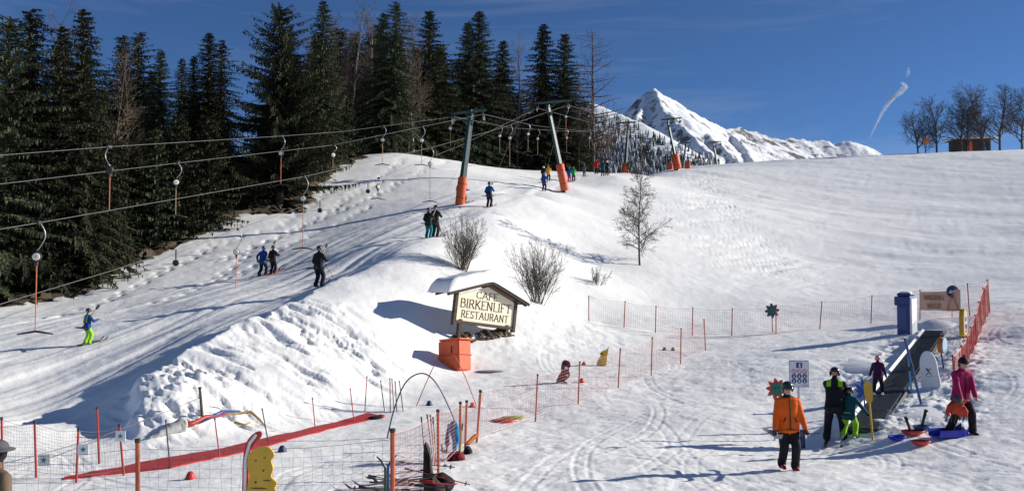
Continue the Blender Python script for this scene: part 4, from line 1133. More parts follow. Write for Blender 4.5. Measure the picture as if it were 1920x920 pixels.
        hm.ball(Hd(0, 0, .075) * H, (.060 * H, .066 * H, .055 * H), 16, 8, M, 0, -.1); hm.lathe([(.05 * H, 0), (.095 * H, -.006 * H), (.098 * H, 0), (.05 * H, .012 * H)], Hd(0, 0, .070) * H, 20, M)
        he = hm.build('hat', shell, t, True)
    if near or hat == 'helmet':
        g = MB(); ring = []
        for k in range(11):
            a = R(-75 + 15 * k); ring.append((math.sin(a), math.cos(a)))
        if hat == 'helmet':
            z0, z1 = (.046, .078) if near else (.05, .08)
            vs = []
            for sx_, cy in ring: vs += [Hd(.060 * sx_, .071 * cy, z0) * H, Hd(.063 * sx_, .074 * cy, z1) * H, Hd(.050 * sx_, .055 * cy, z1) * H, Hd(.048 * sx_, .052 * cy, z0) * H]
            fs = [(0, 1, 2, 3), (43, 42, 41, 40)]
            for k in range(10):
                for q in range(4): fs.append((k * 4 + q, k * 4 + (q + 1) % 4, k * 4 + 4 + (q + 1) % 4, k * 4 + 4 + q))
            g.add(vs, fs); g.build('goggles', LENS, t, True)
        else:
            for s in (-1, 1):
                e = MB(); e.ball(Hd(s * .019, .051, .062) * H, (.007 * H, .004 * H, .0045 * H), 8, 5, M); e.build('eye', EYE, t)
            h = MB(); h.ball(Hd(0, -.028, .035) * H, (.052 * H, .03 * H, .055 * H), 12, 7, M); h.build('hair', HAIR, t, True)
    if near:
        l = MB(); l.ball(Hd(0, .053, .024) * H, (.015 * H, .005 * H, .005 * H), 8, 5, M); l.build('mouth', LIP, t)
        for wr, dirn, s in gl:
            o = link('glove', glove(gloves), t); o.location = wr * H
            q = Vector((0, 0, -1)).rotation_difference(dirn); o.rotation_euler = q.to_euler(); sc = H / 1.75 * 1.05; o.scale = (sc * (-s), sc, sc)
    if near and zipper is not None:
        zz = MB(); pts = []
        for k in range(9):
            q = T(0, .0, .46 + .36 * k / 8); d_ = Rm @ Vector((0, 1, 0)); pts.append((q + d_ * (.094 - .012 * math.sin(k / 8 * math.pi) - .03 * max(0, k - 5) / 3)) * H)
        zz.tube(pts, .006 * H, 5); zz.build('zip', zipper, t)
        for s in (-1, 1):
            pk = MB(); pk.tube([(T(s * .05, .083, .60)) * H, (T(s * .075, .070, .545)) * H], .006 * H, 5); pk.build('pocket_zip', zipper, t)
    if near:
        cl_ = MB(); ring = [T(.117 * math.cos(k * .3927), .090 * math.sin(k * .3927), .448) * H for k in range(17)]; cl_.tube(ring, .016 * H, 8, flat=1.3); cl_.build('jacket_hem', jacket, t, True)
    if skis is not None:
        L, mi_ = skis
        f = Vector((-math.sin(rz), math.cos(rz), 0)); pitch = math.atan2(gz(pos[0] + f.x * .6, pos[1] + f.y * .6) - gz(pos[0] - f.x * .6, pos[1] - f.y * .6), 1.2) if skislope else 0
        for s, ft in ((-1, feet[0]), (1, feet[1])):
            o = link('ski', ski_mesh(L, mi_), t); o.location = ((ft[0]) * H, (ft[1] + .02) * H, ft[2] * H + .03); o.rotation_euler = (pitch, 0, 0)
    return t
def poles(pos, rz, offs, mi=0, label='', L=1.05):
    pass
def ski_pole(label, a, b, m=None, basket=True):
    a = Vector(a); b = Vector(b); d = (b - a)
    t = thing('ski_pole', label, 'ski pole', b)
    s = MB(); s.tube([a - b, (0, 0, 0)], .009, 6); s.build('shaft', m or dark_steel, t)
    g = MB(); u = d.normalized(); g.tube([a - b - u * .02, a - b + u * .12], .016, 7); g.build('grip', BOOT, t)
    if basket:
        k = MB(); k.lathe([(.01, 0), (.04, .004), (.042, .01), (.01, .015)], -u * .07, 10, Vector((0, 0, 1)).rotation_difference(-u).to_matrix()); k.build('basket', BOOT, t)
    return t
TOWF = math.degrees(math.atan2(7.0, 22.0)) + 6   # the way the tow pulls, clockwise from the view direction

def rider_bar(label, mid, face, rope, rope_px, width=1.0, rodL=1.15, lift=.78):
    """T-bar in use: bar behind the thighs, rod slanting up and forward, cord to the rope"""
    f = Vector((math.sin(R(face)), math.cos(R(face)), 0)); s = Vector((f.y, -f.x, 0))
    t = thing('t_bar', label, 'T-bar', mid, 0, 'T-bars pulling skiers')
    o = Vector((0, 0, lift)) - f * .20
    m = MB(); m.tube([o - s * width * .5 - f * .04, o - s * width * .25, o, o + s * width * .25, o + s * width * .5 - f * .04], [.022, .032, .036, .032, .022], 7); m.build('crossbar', black_rubber, t)
    e = o + f * (rodL * .62) + Vector((0, 0, rodL * .80)); e = o + (e - o).normalized() * rodL
    m = MB(); m.tube([o, e], .022, 7); m.build('rod', rod_wood, t)
    m = MB(); m.tube([e, e + (e - o).normalized() * .16], .05, 8); m.build('rod_end', black_rubber, t)
    rp = rope_at(rope, rope_px) - Vector(mid)
    m = MB(); m.tube([e + (e - o).normalized() * .16, rp - Vector((0, 0, .6))], .006, 4); m.build('pull_cord', rope_m, t)
    m = MB(); m.lathe([(.0, -.07), (.12, -.07), (.14, 0), (.12, .07), (0, .07)], rp - Vector((0, 0, .55)), 14, Matrix.Rotation(math.pi / 2, 3, 'X')); m.tube([rp, rp - Vector((0, 0, .4))], .028, 6); m.build('spring_box', black_rubber, t)
    return t

# skiers on the tow
rid = dict(lean=.06, hands=((-.13, .12, .52), (.10, .22, .66)), bend=.012)
acc_back = lambda c: (np.abs(np.abs(c[:, 0]) - .06) < .022) & (c[:, 2] > .60)
p = onground(163, 648); person('child skier in blue jacket and neon green trousers, lowest rider on the tow', p, TOWF + 14, 1.33, (BLUE, NEON, BOOT, BLACK, SHELL_BLACK, (NEON, acc_back, 0)), feet=((-.09, 0, 0), (.09, .02, 0)), skis=(1.2, 0), **rid)
rider_bar('T-bar pulling the child in neon green trousers', p, TOWF + 14, 'w4', 330, .8, .85, .60)
p = onground(492, 517); person('skier in blue jacket, left of the pair riding together', p, TOWF, 1.68, (BLUE, BLACK, BOOT, BLACK, SHELL_BLUE), feet=((-.10, -.05, 0), (.08, .06, 0)), skis=(1.6, 0), lean=.16, hands=((-.18, -.02, .48), (.16, .14, .58)), bend=.02)
q = onground(511, 514); person('shorter skier in black, right of the pair riding together', q, TOWF, 1.55, (BLACK, BLACK, BOOT, BLACK, SHELL_BLACK), skis=(1.4, 1), **rid)
rider_bar('T-bar pulling the pair with the blue jacket', (Vector(p) + Vector(q)) / 2, TOWF, 'w4', 600, 1.0)
p = onground(597, 536); person('tall skier all in black riding the tow on the snow crest', p, TOWF + 4, 1.78, (BLACK, BLACK, BOOT, BLACK, SHELL_BLACK), feet=((-.07, -.02, 0), (.08, .03, 0)), skis=(1.65, 0), **rid)
rider_bar('T-bar pulling the tall skier in black', p, TOWF, 'w4', 690, .95)
ski_pole('ski pole held by the tall skier in black', Vector(p) + Vector((.22, .1, 1.0)), Vector(p) + Vector((.62, -.05, .42)))
p = onground(803, 446); person('skier in black jacket and teal trousers, left of the upper pair', p, TOWF, 1.66, (BLACK, TEAL, BOOT, BLACK, SHELL_BLACK), skis=(1.5, 0), **rid)
q = onground(816, 444); person('tall skier in black, right of the upper pair', q, TOWF, 1.85, (BLACK, BLACK, BOOT, BLACK, SHELL_BLACK), skis=(1.65, 0), **rid)
rider_bar('T-bar pulling the pair with the teal trousers', (Vector(p) + Vector(q)) / 2, TOWF, 'w4', 880, 1.1)
ski_pole('ski pole carried slanting by the tall skier of the upper pair', Vector(q) + Vector((-.15, -.12, 1.05)), Vector(q) + Vector((.45, -.2, .72)), white_plastic)
p = onground(917, 388); person('skier in bright blue jacket alone on the tow by the pylon', p, TOWF, 1.85, (BLUE, BLACK, BOOT, BLACK, SHELL_BLACK, (NAVY, lambda c: c[:, 2] < .62, 0)), skis=(1.65, 0), vox=.014, **rid)
rider_bar('T-bar pulling the skier in bright blue', p, TOWF, 'w4', 970, .95)
p = onground(860, 384); person('skier in olive camouflage against the orange padding', p, TOWF + 30, 1.75, (CAMO, CAMO, BOOT, BLACK, HAIR), skis=(1.5, 0), vox=.016, **rid)
q = onground(870, 383); person('shorter skier in teal beside the orange pylon padding', q, TOWF + 30, 1.5, (DTEAL, CAMO, BOOT, BLACK, SHELL_BLACK), skis=(1.4, 0), vox=.016, **rid)
p = onground(1020, 357); person('skier in blue jacket below the yellow jacket at the second pylon', p, TOWF, 1.72, (BLUE, BLACK, BOOT, BLACK, SHELL_BLUE), skis=(1.5, 0), vox=.018, **rid)
rider_bar('T-bar pulling the skier in blue at the second pylon', p, TOWF, 'w4', 1050, .95)
p = onground(1019, 341); person('skier in black left of the yellow jacket', p, TOWF, 1.7, (BLACK, BLACK, BOOT, BLACK, SHELL_WHITE), skis=(1.5, 0), vox=.018, **rid)
p = onground(1028, 339); person('skier in yellow jacket left of the second pylon', p, TOWF, 1.78, (YELLOW, BLACK, BOOT, BLACK, HAIR), skis=(1.5, 0), vox=.018, **rid)
for i, (px, py, H, c, lb) in enumerate([(1067, 341, 1.7, (BLUE, MAGENTA, BOOT, BLACK, SHELL_BLUE), 'skier in blue with pink trousers just right of the second pylon'), (1075, 340, 1.7, (GREEN, BLACK, BOOT, BLACK, SHELL_BLACK), 'skier in green jacket right of the second pylon'),
        (1095, 331, 1.5, (GREY, GREY, BOOT, BLACK, SHELL_BLACK), 'small lone skier in grey below the larch'), (1118, 326, 1.9, (RED, BLACK, BOOT, BLACK, SHELL_BLACK), 'skier in red jacket in the group left of the third pylon'), (1130, 330, 1.9, (DTEAL, BLACK, BOOT, BLACK, SHELL_BLACK), 'skier in dark blue in the group left of the third pylon'), (1138, 329, 1.85, (BLACK, BLACK, BOOT, BLACK, SHELL_WHITE), 'skier in black with white helmet left of the third pylon'),
        (1178, 322, 1.8, (GREY, BLACK, BOOT, BLACK, SHELL_BLACK), 'skier in grey at the foot of the third pylon')]):
    p = onground(px, py); person(lb, p, TOWF - 5 * (i % 2), H, c, skis=(1.5, 0), vox=.02, **rid)

# people in front
NB = dict(near=True, vox=.0095)
p = onground(1478, 879)
person('man in orange jacket and dark helmet walking towards the camera with skis in his hands', p, 176, 1.72, (ORANGE, BLACK, BOOT_RED, GREY, SHELL_GREEN, (BLACK, lambda c: (c[:, 2] > .812) & (np.abs(c[:, 0]) < .06), 0)), feet=((-.062, .05, 0), (.055, -.05, .01)), hands=((-.185, .07, .44), (.185, .09, .45)), head=(.05, -.06), zipper=BLACK, **NB)
man = Vector(p)
p = onground(1566, 828)
person('instructor in black with lime shoulder panels stooping over a child at the belt', p, 24, 1.80, (BLACK, BLACK, BOOT, BLACK, SHELL_BLACK, (NEON, lambda c: (np.abs(c[:, 0]) > .045) & (c[:, 2] > .70) & (np.abs(c[:, 0]) < .10), 0)), lean=.32, feet=((-.10, -.03, 0), (.10, .05, 0)), hands=((-.02, .30, .46), (.16, .28, .44)), head=(0.2, -.35), bend=.03, skis=(1.7, 0), **NB)
p = onground(1592, 823)
person('child in teal jacket and neon green trousers half hidden by the instructor', p, 40, 1.26, (DTEAL, NEON, BOOT, BLACK, SHELL_BLACK), lean=.25, feet=((-.10, -.02, 0), (.10, .03, 0)), hands=((-.15, .12, .46), (.30, .16, .44)), bend=.05, skis=(1.1, 2), **NB)
p = onground(1647, 748)
PURP = p
person('small child in purple jacket and pink helmet standing on the conveyor belt', p + Vector((0, 0, .13)), 22, 1.06, (PURPLE, BLACK, BOOT, YELLOW, SHELL_PINK), lean=.04, feet=((-.10, 0, 0), (.10, .02, 0)), hands=((-.20, .10, .46), (.20, .10, .44)), skis=(.9, 2), **NB)
p = onground(1803, 811)
WOM = Vector(p)
person('woman in raspberry jacket and black bobble hat bending over the sledges', p, 168, 1.72, (PINK, BLACK, BOOT, SKIN, BLACK), lean=.10, feet=((-.115, .06, 0), (.135, -.05, 0)), hands=((-.06, .20, .47), (.135, .17, .47)), head=(-.15, -.20), hat='knit', zipper=BLACK, **NB)
# walker cut by the lower left corner
p = at(-22, 1120, 9.2); p.z = gz(p.x, p.y)
person('person in brown coat and dark hat cut off by the lower left corner', p, 30, 1.74, (BROWN, BLACK, BOOT, BLACK, GREY, (BLACK, lambda c: c[:, 2] < .935, 5)), lean=.05, hat='brim', vox=.0095)
# ------------------------------------------------------------------ lettering (stroke letters, 1 high)
GLYPH = {
 'A': (.80, [[(0, 0), (.4, 1), (.8, 0)], [(.15, .36), (.65, .36)]]), 'B': (.66, [[(.08, 0), (.08, 1), (.42, 1), (.56, .88), (.56, .64), (.42, .53), (.08, .53)], [(.42, .53), (.64, .42), (.64, .12), (.46, 0), (.08, 0)]]),
 'C': (.76, [[(.74, .80), (.60, .97), (.38, 1), (.14, .86), (.05, .5), (.14, .14), (.38, 0), (.60, .03), (.74, .2)]]), 'E': (.60, [[(.58, 1), (.08, 1), (.08, 0), (.60, 0)], [(.08, .52), (.48, .52)]]),
 'F': (.58, [[(.58, 1), (.08, 1), (.08, 0)], [(.08, .52), (.48, .52)]]), 'G': (.80, [[(.74, .80), (.58, .98), (.36, 1), (.12, .84), (.05, .5), (.12, .16), (.36, 0), (.62, .04), (.74, .2), (.74, .46), (.46, .46)]]),
 'I': (.16, [[(.08, 0), (.08, 1)]]), 'K': (.70, [[(.08, 0), (.08, 1)], [(.64, 1), (.10, .42)], [(.26, .58), (.70, 0)]]), 'L': (.54, [[(.08, 1), (.08, 0), (.54, 0)]]),
 'M': (.95, [[(.08, 0), (.08, 1), (.47, .25), (.87, 1), (.87, 0)]]), 'N': (.78, [[(.08, 0), (.08, 1), (.70, 0), (.70, 1)]]), 'O': (.84, [[(.42, 1), (.14, .86), (.05, .5), (.14, .14), (.42, 0), (.70, .14), (.79, .5), (.70, .86), (.42, 1)]]),
 'R': (.68, [[(.08, 0), (.08, 1), (.42, 1), (.58, .88), (.58, .62), (.42, .50), (.08, .50)], [(.34, .50), (.68, 0)]]), 'S': (.60, [[(.54, .84), (.40, .99), (.20, .98), (.07, .82), (.12, .62), (.48, .42), (.56, .22), (.44, .03), (.22, 0), (.05, .16)]]),
 'T': (.70, [[(0, 1), (.70, 1)], [(.35, 1), (.35, 0)]]), 'U': (.76, [[(.08, 1), (.08, .22), (.22, .03), (.38, 0), (.54, .03), (.68, .22), (.68, 1)]]), 'W': (1.05, [[(0, 1), (.27, 0), (.52, .8), (.78, 0), (1.05, 1)]]),
}
def letters(mb, text, cx_, z0, h, width, stroke, y, mirror=False, serif=True, arch=0.0):
    tot = sum(GLYPH[c][0] + .20 for c in text if c != ' ') - .20
    sx_ = width / tot; x = -width / 2
    for ch in text:
        w, st = GLYPH[ch]
        for line in st:
            pts = [Vector(((cx_ + (x + px * sx_) * (-1 if mirror else 1)), y, z0 + pz * h)) for px, pz in line]
            for i in range(len(pts) - 1):
                a, b = pts[i], pts[i + 1]; d = (b - a).normalized(); n = Vector((-d.z, 0, d.x))
                k = stroke * (1.0 if abs(d.z) > .55 else .55); e = d * k * .25
                mb.add([a - e - n * k / 2, b + e - n * k / 2, b + e + n * k / 2, a - e + n * k / 2], [(0, 1, 2, 3)])
            if serif:
                for p in (pts[0], pts[-1]):
                    if abs(p.z - z0) < .02 * h or abs(p.z - z0 - h) < .02 * h:
                        s = stroke * .95; t = stroke * .22
                        mb.add([p + Vector((-s, -.0008, -t)), p + Vector((s, -.0008, -t)), p + Vector((s, -.0008, t)), p + Vector((-s, -.0008, t))], [(0, 1, 2, 3)])
        x += (w + .20) * sx_

# ------------------------------------------------------------------ the café sign
wood_dark = mat('weathered_wood', (0.075, 0.05, 0.035), 0.85, vary=.4, scale=7, bump=.5, bscale=25)
wood_red = mat('roof_board_wood', (0.14, 0.07, 0.035), 0.8, vary=.35, scale=9, bump=.4, bscale=25)
cream = mat('cream_paint', (0.86, 0.79, 0.58), 0.6, vary=.06, scale=5)
ink = mat('dark_lettering', (0.035, 0.028, 0.02), 0.7)
soil = mat('bare_soil', (0.10, 0.07, 0.045), 0.95, vary=.5, scale=6, bump=.8, bscale=12)
snowcap = mat('roof_snow', (0.90, 0.90, 0.89), 0.55, vary=.02, scale=3, bump=.3, bscale=5)
def cafe_sign():
    p = onground(905, 632); YAW = R(39); ROLL = .13
    t = thing('restaurant_sign', 'cream wooden sign reading CAFE BIRKENLIFT RESTAURANT under a small snowy roof', 'sign', p + Vector((0, 0, .05)), 0, None, Euler((0, ROLL, YAW), 'XYZ'))
    W = 2.85; hw = W / 2; zb = .52; side = .98; ap = 1.46
    board = [(-hw, zb), (hw, zb), (hw, zb + side), (0, zb + ap), (-hw, zb + side)]
    m = MB(); m.prism(board, -.025, .025); bd = m.build('board', cream, t)
    L = MB(); letters(L, 'CAFE', 0, zb + .95, .27, 1.07, .044, -.030); letters(L, 'BIRKENLIFT', 0, zb + .53, .33, 2.52, .052, -.030); letters(L, 'RESTAURANT', 0, zb + .14, .27, 2.35, .044, -.030)
    L.build('lettering', ink, bd)
    for s in (-1, 1):
        m = MB(); m.box((s * (hw + .07), 0, zb + side / 2 - .05), (.15, .17, side + .32), None, 0, .012); m.build('post', wood_dark, t)
        m = MB(); m.box((s * (hw - .25), .02, .1), (.16, .16, .95), None, 0, .012); m.build('leg', wood_dark, t)
    m = MB(); m.box((0, 0, zb - .06), (W + .28, .14, .12), None, 0, .01); m.build('bottom_rail', wood_dark, t)
    ang = math.atan2(ap - side, hw); RL = hw + .62
    for s in (-1, 1):
        M = Matrix.Rotation(s * ang, 3, 'Y')
        c = Vector((0, .0, zb + ap + .21)) + M @ Vector((s * RL / 2 / math.cos(ang) * .985, 0, 0))
        ln = RL / math.cos(ang)
        r_ = None
        for k in range(5):
            w = 1.30 / 5; m = MB(); m.box(c + Vector((0, -.24 + w * k + w / 2, .004 * (k % 2))), (ln, w - .012, .035), M, 0, .006)
            m.build('roof_plank', wood_red, t)
        m = MB(); m.box(c + Vector((0, -.28, -.02)), (ln, .045, .12), M, 0, .01); m.build('barge_board', wood_dark, t)
        for k in (-.12, .70):
            m = MB(); m.box(c + Vector((0, k, -.075)), (ln * .96, .08, .08), M, 0, .008); m.build('rafter', wood_dark, t)
    # snow load, thick and rounded, overhanging to the back
    nx, ny = 46, 22; top = []; bot = []
    def roofz(x): return zb + ap + .155 - abs(x) * math.tan(ang)
    X0, X1, Y0, Y1 = -RL - .10, RL + .02, -.34, 1.12
    r_ = random.Random(4)
    for j in range(ny):
        for i in range(nx):
            u = i / (nx - 1); v = j / (ny - 1); x = X0 + (X1 - X0) * u; y = Y0 + (Y1 - Y0) * v
            ed = min(1, (min(u, 1 - u) * 11)) ; ed2 = min(1, v * 16, (1 - v) * 6)
            th = .46 * (1 - (1 - ed) ** 2) ** .5 * (1 - (1 - ed2) ** 2) ** .5
            th *= (1.0 if x < .3 else 1.0 - .45 * (x - .3) / RL)
            n = .045 * float(fbm(np.array([x * 2.2]), np.array([y * 2.2]), 3, 8)[0])
            zr = zb + ap + .245 - math.sqrt(x * x + .02) * math.tan(ang)
            top.append((x, y, zr + .02 + max(0, th + n * min(ed, ed2)))); bot.append((x, y, zr - .0))
    m = MB(); N_ = nx * ny; fs = []
    for j in range(ny - 1):
        for i in range(nx - 1):
            a = j * nx + i; fs.append((a, a + 1, a + nx + 1, a + nx)); fs.append((N_ + a + nx, N_ + a + nx + 1, N_ + a + 1, N_ + a))
    rim = [i for i in range(nx)] + [j * nx + nx - 1 for j in range(1, ny)] + [(ny - 1) * nx + i for i in range(nx - 2, -1, -1)] + [j * nx for j in range(ny - 2, 0, -1)]
    for k in range(len(rim)):
        a, b = rim[k], rim[(k + 1) % len(rim)]; fs.append((b, a, a + N_, b + N_))
    m.add(top + bot, fs); m.build('snow_cap', snowcap, t, True)
    # bare earth under the sign
    r_ = random.Random(9); g = MB(); 
    for k in range(110):
        q = Vector((r_.uniform(-1.3, 1.5), r_.uniform(-.25, .35), 0)); w = Matrix.Rotation(YAW, 3, 'Z') @ q + p
        s = r_.uniform(.04, .11); g.ball((w.x, w.y, gz(w.x, w.y) + s * .35), (s * 1.3, s, s * .8), 7, 4, Matrix.Rotation(r_.random() * 3, 3, 'Z'))
    tag(g.build('bare_earth', soil), 'strip of bare brown earth and turf under the sign', 'earth', kind='stuff')
cafe_sign()

# orange padded box
def orange_box():
    p = onground(853, 691); t = thing('padded_box', 'orange padded safety box half sunk in snow below the sign', 'box', p + Vector((0, .3, 0)), 0, None, Euler((R(-6), R(-7), R(-38)), 'XYZ'))
    m = MB(); m.box((0, 0, .45), (.95, .70, 1.10), None, 0, .05); b = m.build('body', orange_pad, t)
    m = MB(); m.box((0, 0, .46), (.97, .72, .035), None, 0, .005); m.build('seam', cloth('orange_dark', (.42, .07, .02)), b)
    m = MB(); m.box((.05, .0, 1.015), (1.0, .76, .06), None, 0, .02); m.build('lid', orange_pad, t)
    m = MB(); m.box((-.52, 0, .60), (.14, .55, .75), None, 0, .04); m.build('side_flap', orange_pad, t)
    m = MB(); m.box((.15, -.362, .62), (.05, .012, .30), None, 0, .004); m.build('buckle_strap', black_rubber, t)
orange_box()

# ------------------------------------------------------------------ fences
post_red = mat('red_fence_post', (0.34, 0.03, 0.022), 0.5, vary=.2, scale=5); post_orange = mat('orange_fence_post', (0.40, 0.085, 0.03), 0.5, vary=.2, scale=5)
net_red = mat('red_netting', (0.45, 0.04, 0.035), 0.6); net_pink = mat('faded_netting', (0.68, 0.33, 0.28), 0.6); net_grey = mat('grey_netting', (0.16, 0.13, 0.13), 0.6)
def fence(label, posts, pm, nm, cell, rad, rows_h, netheight, r_post, slack=.03, drop=0.0, skip=(), capm=None, dpt=None, netpts=None, vcell=None):
    """posts: (px_top, py_top, px_base, py_base[, d]); net hung between the posts"""
    P_ = []
    for q in posts:
        if len(q) > 4: b = at(q[2], q[3], q[4]); b.z = gz(b.x, b.y)
        else: b = onground(q[2], q[3])
        tp = at(q[0], q[1], b.y); P_.append((b, tp))
    t = thing('safety_fence', label, 'fence', P_[0][0])
    o = P_[0][0]
    for i, (b, tp) in enumerate(P_):
        if i in skip: continue
        m = MB(); d = (tp - b); m.tube([b - o - d.normalized() * .3, tp - o], r_post, 8); po = m.build('post', pm, t)
        m = MB(); m.tube([tp - o - d.normalized() * .005, tp - o + d.normalized() * .05], r_post * 1.25, 8); m.build('cap', capm or black_rubber, po)
    m = MB(); r_ = random.Random(len(posts))
    for i in range(len(P_) - 1):
        (b0, t0), (b1, t1) = P_[i], P_[i + 1]
        L = (b1 - b0).length; n = max(2, int(L / cell)); h0 = (t0 - b0).length; h1 = (t1 - b1).length
        nr = max(3, int(netheight * (h0 + h1) / 2 / (vcell or cell))) + 1
        def pt(u, v):
            b = b0.lerp(b1, u); b.z = max(b.z, gz(b.x, b.y)) + .02; top = t0.lerp(t1, u)
            sag = slack * math.sin(u * math.pi); v2 = (1 - drop) - (1 - v) * netheight * (1 - drop)
            q = b.lerp(top, max(v2, 0.0)); q.z -= sag * (v * .9 + .2) * 2
            q.y += .05 * math.sin(u * 9 + v * 3 + i) * math.sin(u * math.pi); return q - o
        for k in range(n):
            u = k / n
            m.tube([pt(u + .010 * math.sin(k * 1.7) * (v % 2), v / 3) for v in range(4)], rad, 3, cap=False)
        seg = max(2, min(8, n // 4))
        for v in range(nr):
            rr_ = rad * (2.0 if v in (0, nr - 1) else 1.0)
            m.tube([pt(k / seg, v / (nr - 1)) for k in range(seg + 1)], rr_, 3, cap=False)
    nt = m.build('net', nm, t); nt['kind'] = 'stuff'
    return t
fence('long faded red net fence between the nursery area and the piste', [(900, 734, 894, 829), (1008, 704, 1004, 790), (1087, 680, 1084, 758), (1163, 656, 1159, 728), (1223, 634, 1221, 703), (1277, 617, 1276, 680), (1320, 600, 1323, 657)], post_orange, net_pink, .09, .0021, 0, .9, .022)
fence('far pale red net fence at the foot of the hill', [(1104, 556, 1104, 601), (1172, 566, 1170, 613), (1230, 575, 1229, 622), (1299, 578, 1298, 628), (1373, 580, 1372, 628), (1455, 574, 1455, 624), (1541, 567, 1537, 617), (1635, 555, 1633, 607), (1725, 545, 1725, 597), (1814, 533, 1818, 592), (1851, 526, 1854, 587)], post_red, net_pink, .11, .0028, 0, .95, .024)
fence('dense red net fence running downhill right of the conveyor', [(1852, 526, 1856, 588), (1843, 541, 1848, 603), (1835, 567, 1840, 622), (1828, 592, 1832, 643), (1820, 615, 1824, 662), (1812, 632, 1814, 680), (1802, 650, 1804, 696), (1786, 668, 1790, 708)], post_red, net_red, .055, .006, 0, .95, .024)
fence('wire grid fence with orange posts in the near foreground', [(-120, 836, -120, 1010, 12.8), (258, 828, 258, 1000, 13.2), (736, 809, 736, 976, 13.6)], post_orange, net_grey, .145, .0019, 0, .97, .036, .04, .09)
fence('fine pink net fence with red posts, corner beside the ski pile', [(736, 812, 736, 976, 13.6), (821, 772, 822, 905, 16.4), (863, 757, 862, 880, 18.6), (875, 754, 872, 866, 19.6), (901, 735, 894, 829)], post_orange, net_pink, .075, .0020, 0, .8, .026, .03, 0, (0,))
fence('fine grey-red net fence at lower left', [(-40, 780, -40, 905, 17.0), (3, 786, 5, 893, 17.0), (65, 793, 68, 893), (147, 807, 143, 900), (224, 799, 232, 889)], post_red, net_grey, .062, .0016, 0, .92, .022)

# slim single poles
def slim_pole(label, top, base, m, r=.014, cat='pole', group='slim poles by the red carpet', d=None):
    b = onground(*base) if d is None else at(base[0], base[1], d); 
    tp = at(top[0], top[1], b.y); t = thing('slim_pole', label, cat, b, 0, group)
    q = MB(); dv = tp - b; q.tube([dv.normalized() * -.2, dv * .5, dv], [r, r, r * .9], 7); q.build('shaft', m, t)
    q = MB(); q.tube([dv, dv + dv.normalized() * .04], r * 1.3, 7); q.build('tip', black_rubber, t)
    return t
pole_black = mat('black_pole', (0.02, 0.025, 0.03), .4); pole_red = mat('thin_red_pole', (0.45, 0.04, 0.03), .45); pole_blue = mat('blue_pole', (0.015, 0.06, 0.22), .4); pole_olive = mat('olive_stake', (0.09, 0.075, 0.035), .8, vary=.3, scale=8)
for a in [('thin black pole nearest the orange-posted wire fence', (311, 790), (319, 878), pole_black), ('thin red pole left of the tarpaulin end', (403, 787), (412, 858), pole_red), ('thin black pole right of the bent branches', (492, 768), (504, 833), pole_black), ('thin red pole in the middle of the red carpet', (586, 748), (592, 811), pole_red),
          ('thin red pole left of the taller one by the carpet end', (657, 730), (664, 790), pole_red), ('taller thin red pole at the carpet end', (688, 707), (684, 772), pole_red), ('thin dark pole right of the carpet end, leftmost of the tight bunch', (714, 715), (721, 771), pole_black), ('thin dark pole, second of the tight bunch', (731, 711), (732, 773), pole_black),
          ('thin red pole, third of the tight bunch', (735, 712), (739, 772), pole_red), ('thin dark pole, fourth of the tight bunch', (741, 717), (744, 771), pole_black), ('thin dark pole, last of the tight bunch', (749, 716), (756, 771), pole_black), ('tall red post with black cap behind the lower left net', (182, 766), (186, 869), post_red)]:
    slim_pole(*a, r=.024 if 'tall red post' in a[0] else .014)
slim_pole('olive wooden stake on the snow bank holding the string', (375, 728), (379, 788), pole_olive, .035, 'stake', None)
m = MB(); s0 = at(375, 745, onground(379, 788).y); m.tube([at(-60, 885, 17.0), at(60, 855, 17.6), at(180, 822, 18.6), at(262, 790, 19.8), at(320, 768, 20.8), s0], .007, 5)
tag(m.build('string', net_grey), 'string sagging from the olive stake down to the lower left', 'string')

# ------------------------------------------------------------------ red carpet, tarpaulin, branches
carpet_m = mat('red_carpet', (0.42, 0.03, 0.035), 0.9, vary=.22, scale=3, bump=.5, bscale=20)
def strip(name, label, cat, top, bot, material, lift=.03, nn=40, thick=.02):
    """flat strip on the snow between two lines of pixels"""
    def samp(l, t):
        xs = [q[0] for q in l]; x = xs[0] + (xs[-1] - xs[0]) * t
        return onground(x, float(np.interp(x, xs, [q[1] for q in l])))
    vs = []; fs = []; r_ = random.Random(2)
    for i in range(nn + 1):
        a = samp(top, i / nn); b = samp(bot, i / nn)
        for q in (a, a.lerp(b, .5), b):
            vs.append((q.x, q.y, q.z + lift + r_.uniform(-.004, .004)))
    n = len(vs)
    vs += [(x, y, z - thick - .05) for x, y, z in vs]
    for i in range(nn):
        for k in range(2):
            a = i * 3 + k; fs.append((a, a + 1, a + 4, a + 3))
        a = i * 3; fs.append((a, a + 3, a + 3 + n, a + n)); a += 2; fs.append((a + 3, a, a + n, a + 3 + n))
    m = MB(); m.add(vs, fs); o = m.build(name, material, None, False); tag(o, label, cat); return o
strip('carpet', 'long narrow red carpet strip laid diagonally on the snow', 'carpet', [(120, 893), (300, 862), (415, 840), (640, 788), (690, 775)], [(120, 896), (320, 878), (440, 852), (640, 799), (720, 780)], carpet_m, .024)
tarp_m = mat('grey_tarpaulin', (0.55, 0.54, 0.50), 0.6, vary=.12, scale=4, bump=.5, bscale=6)
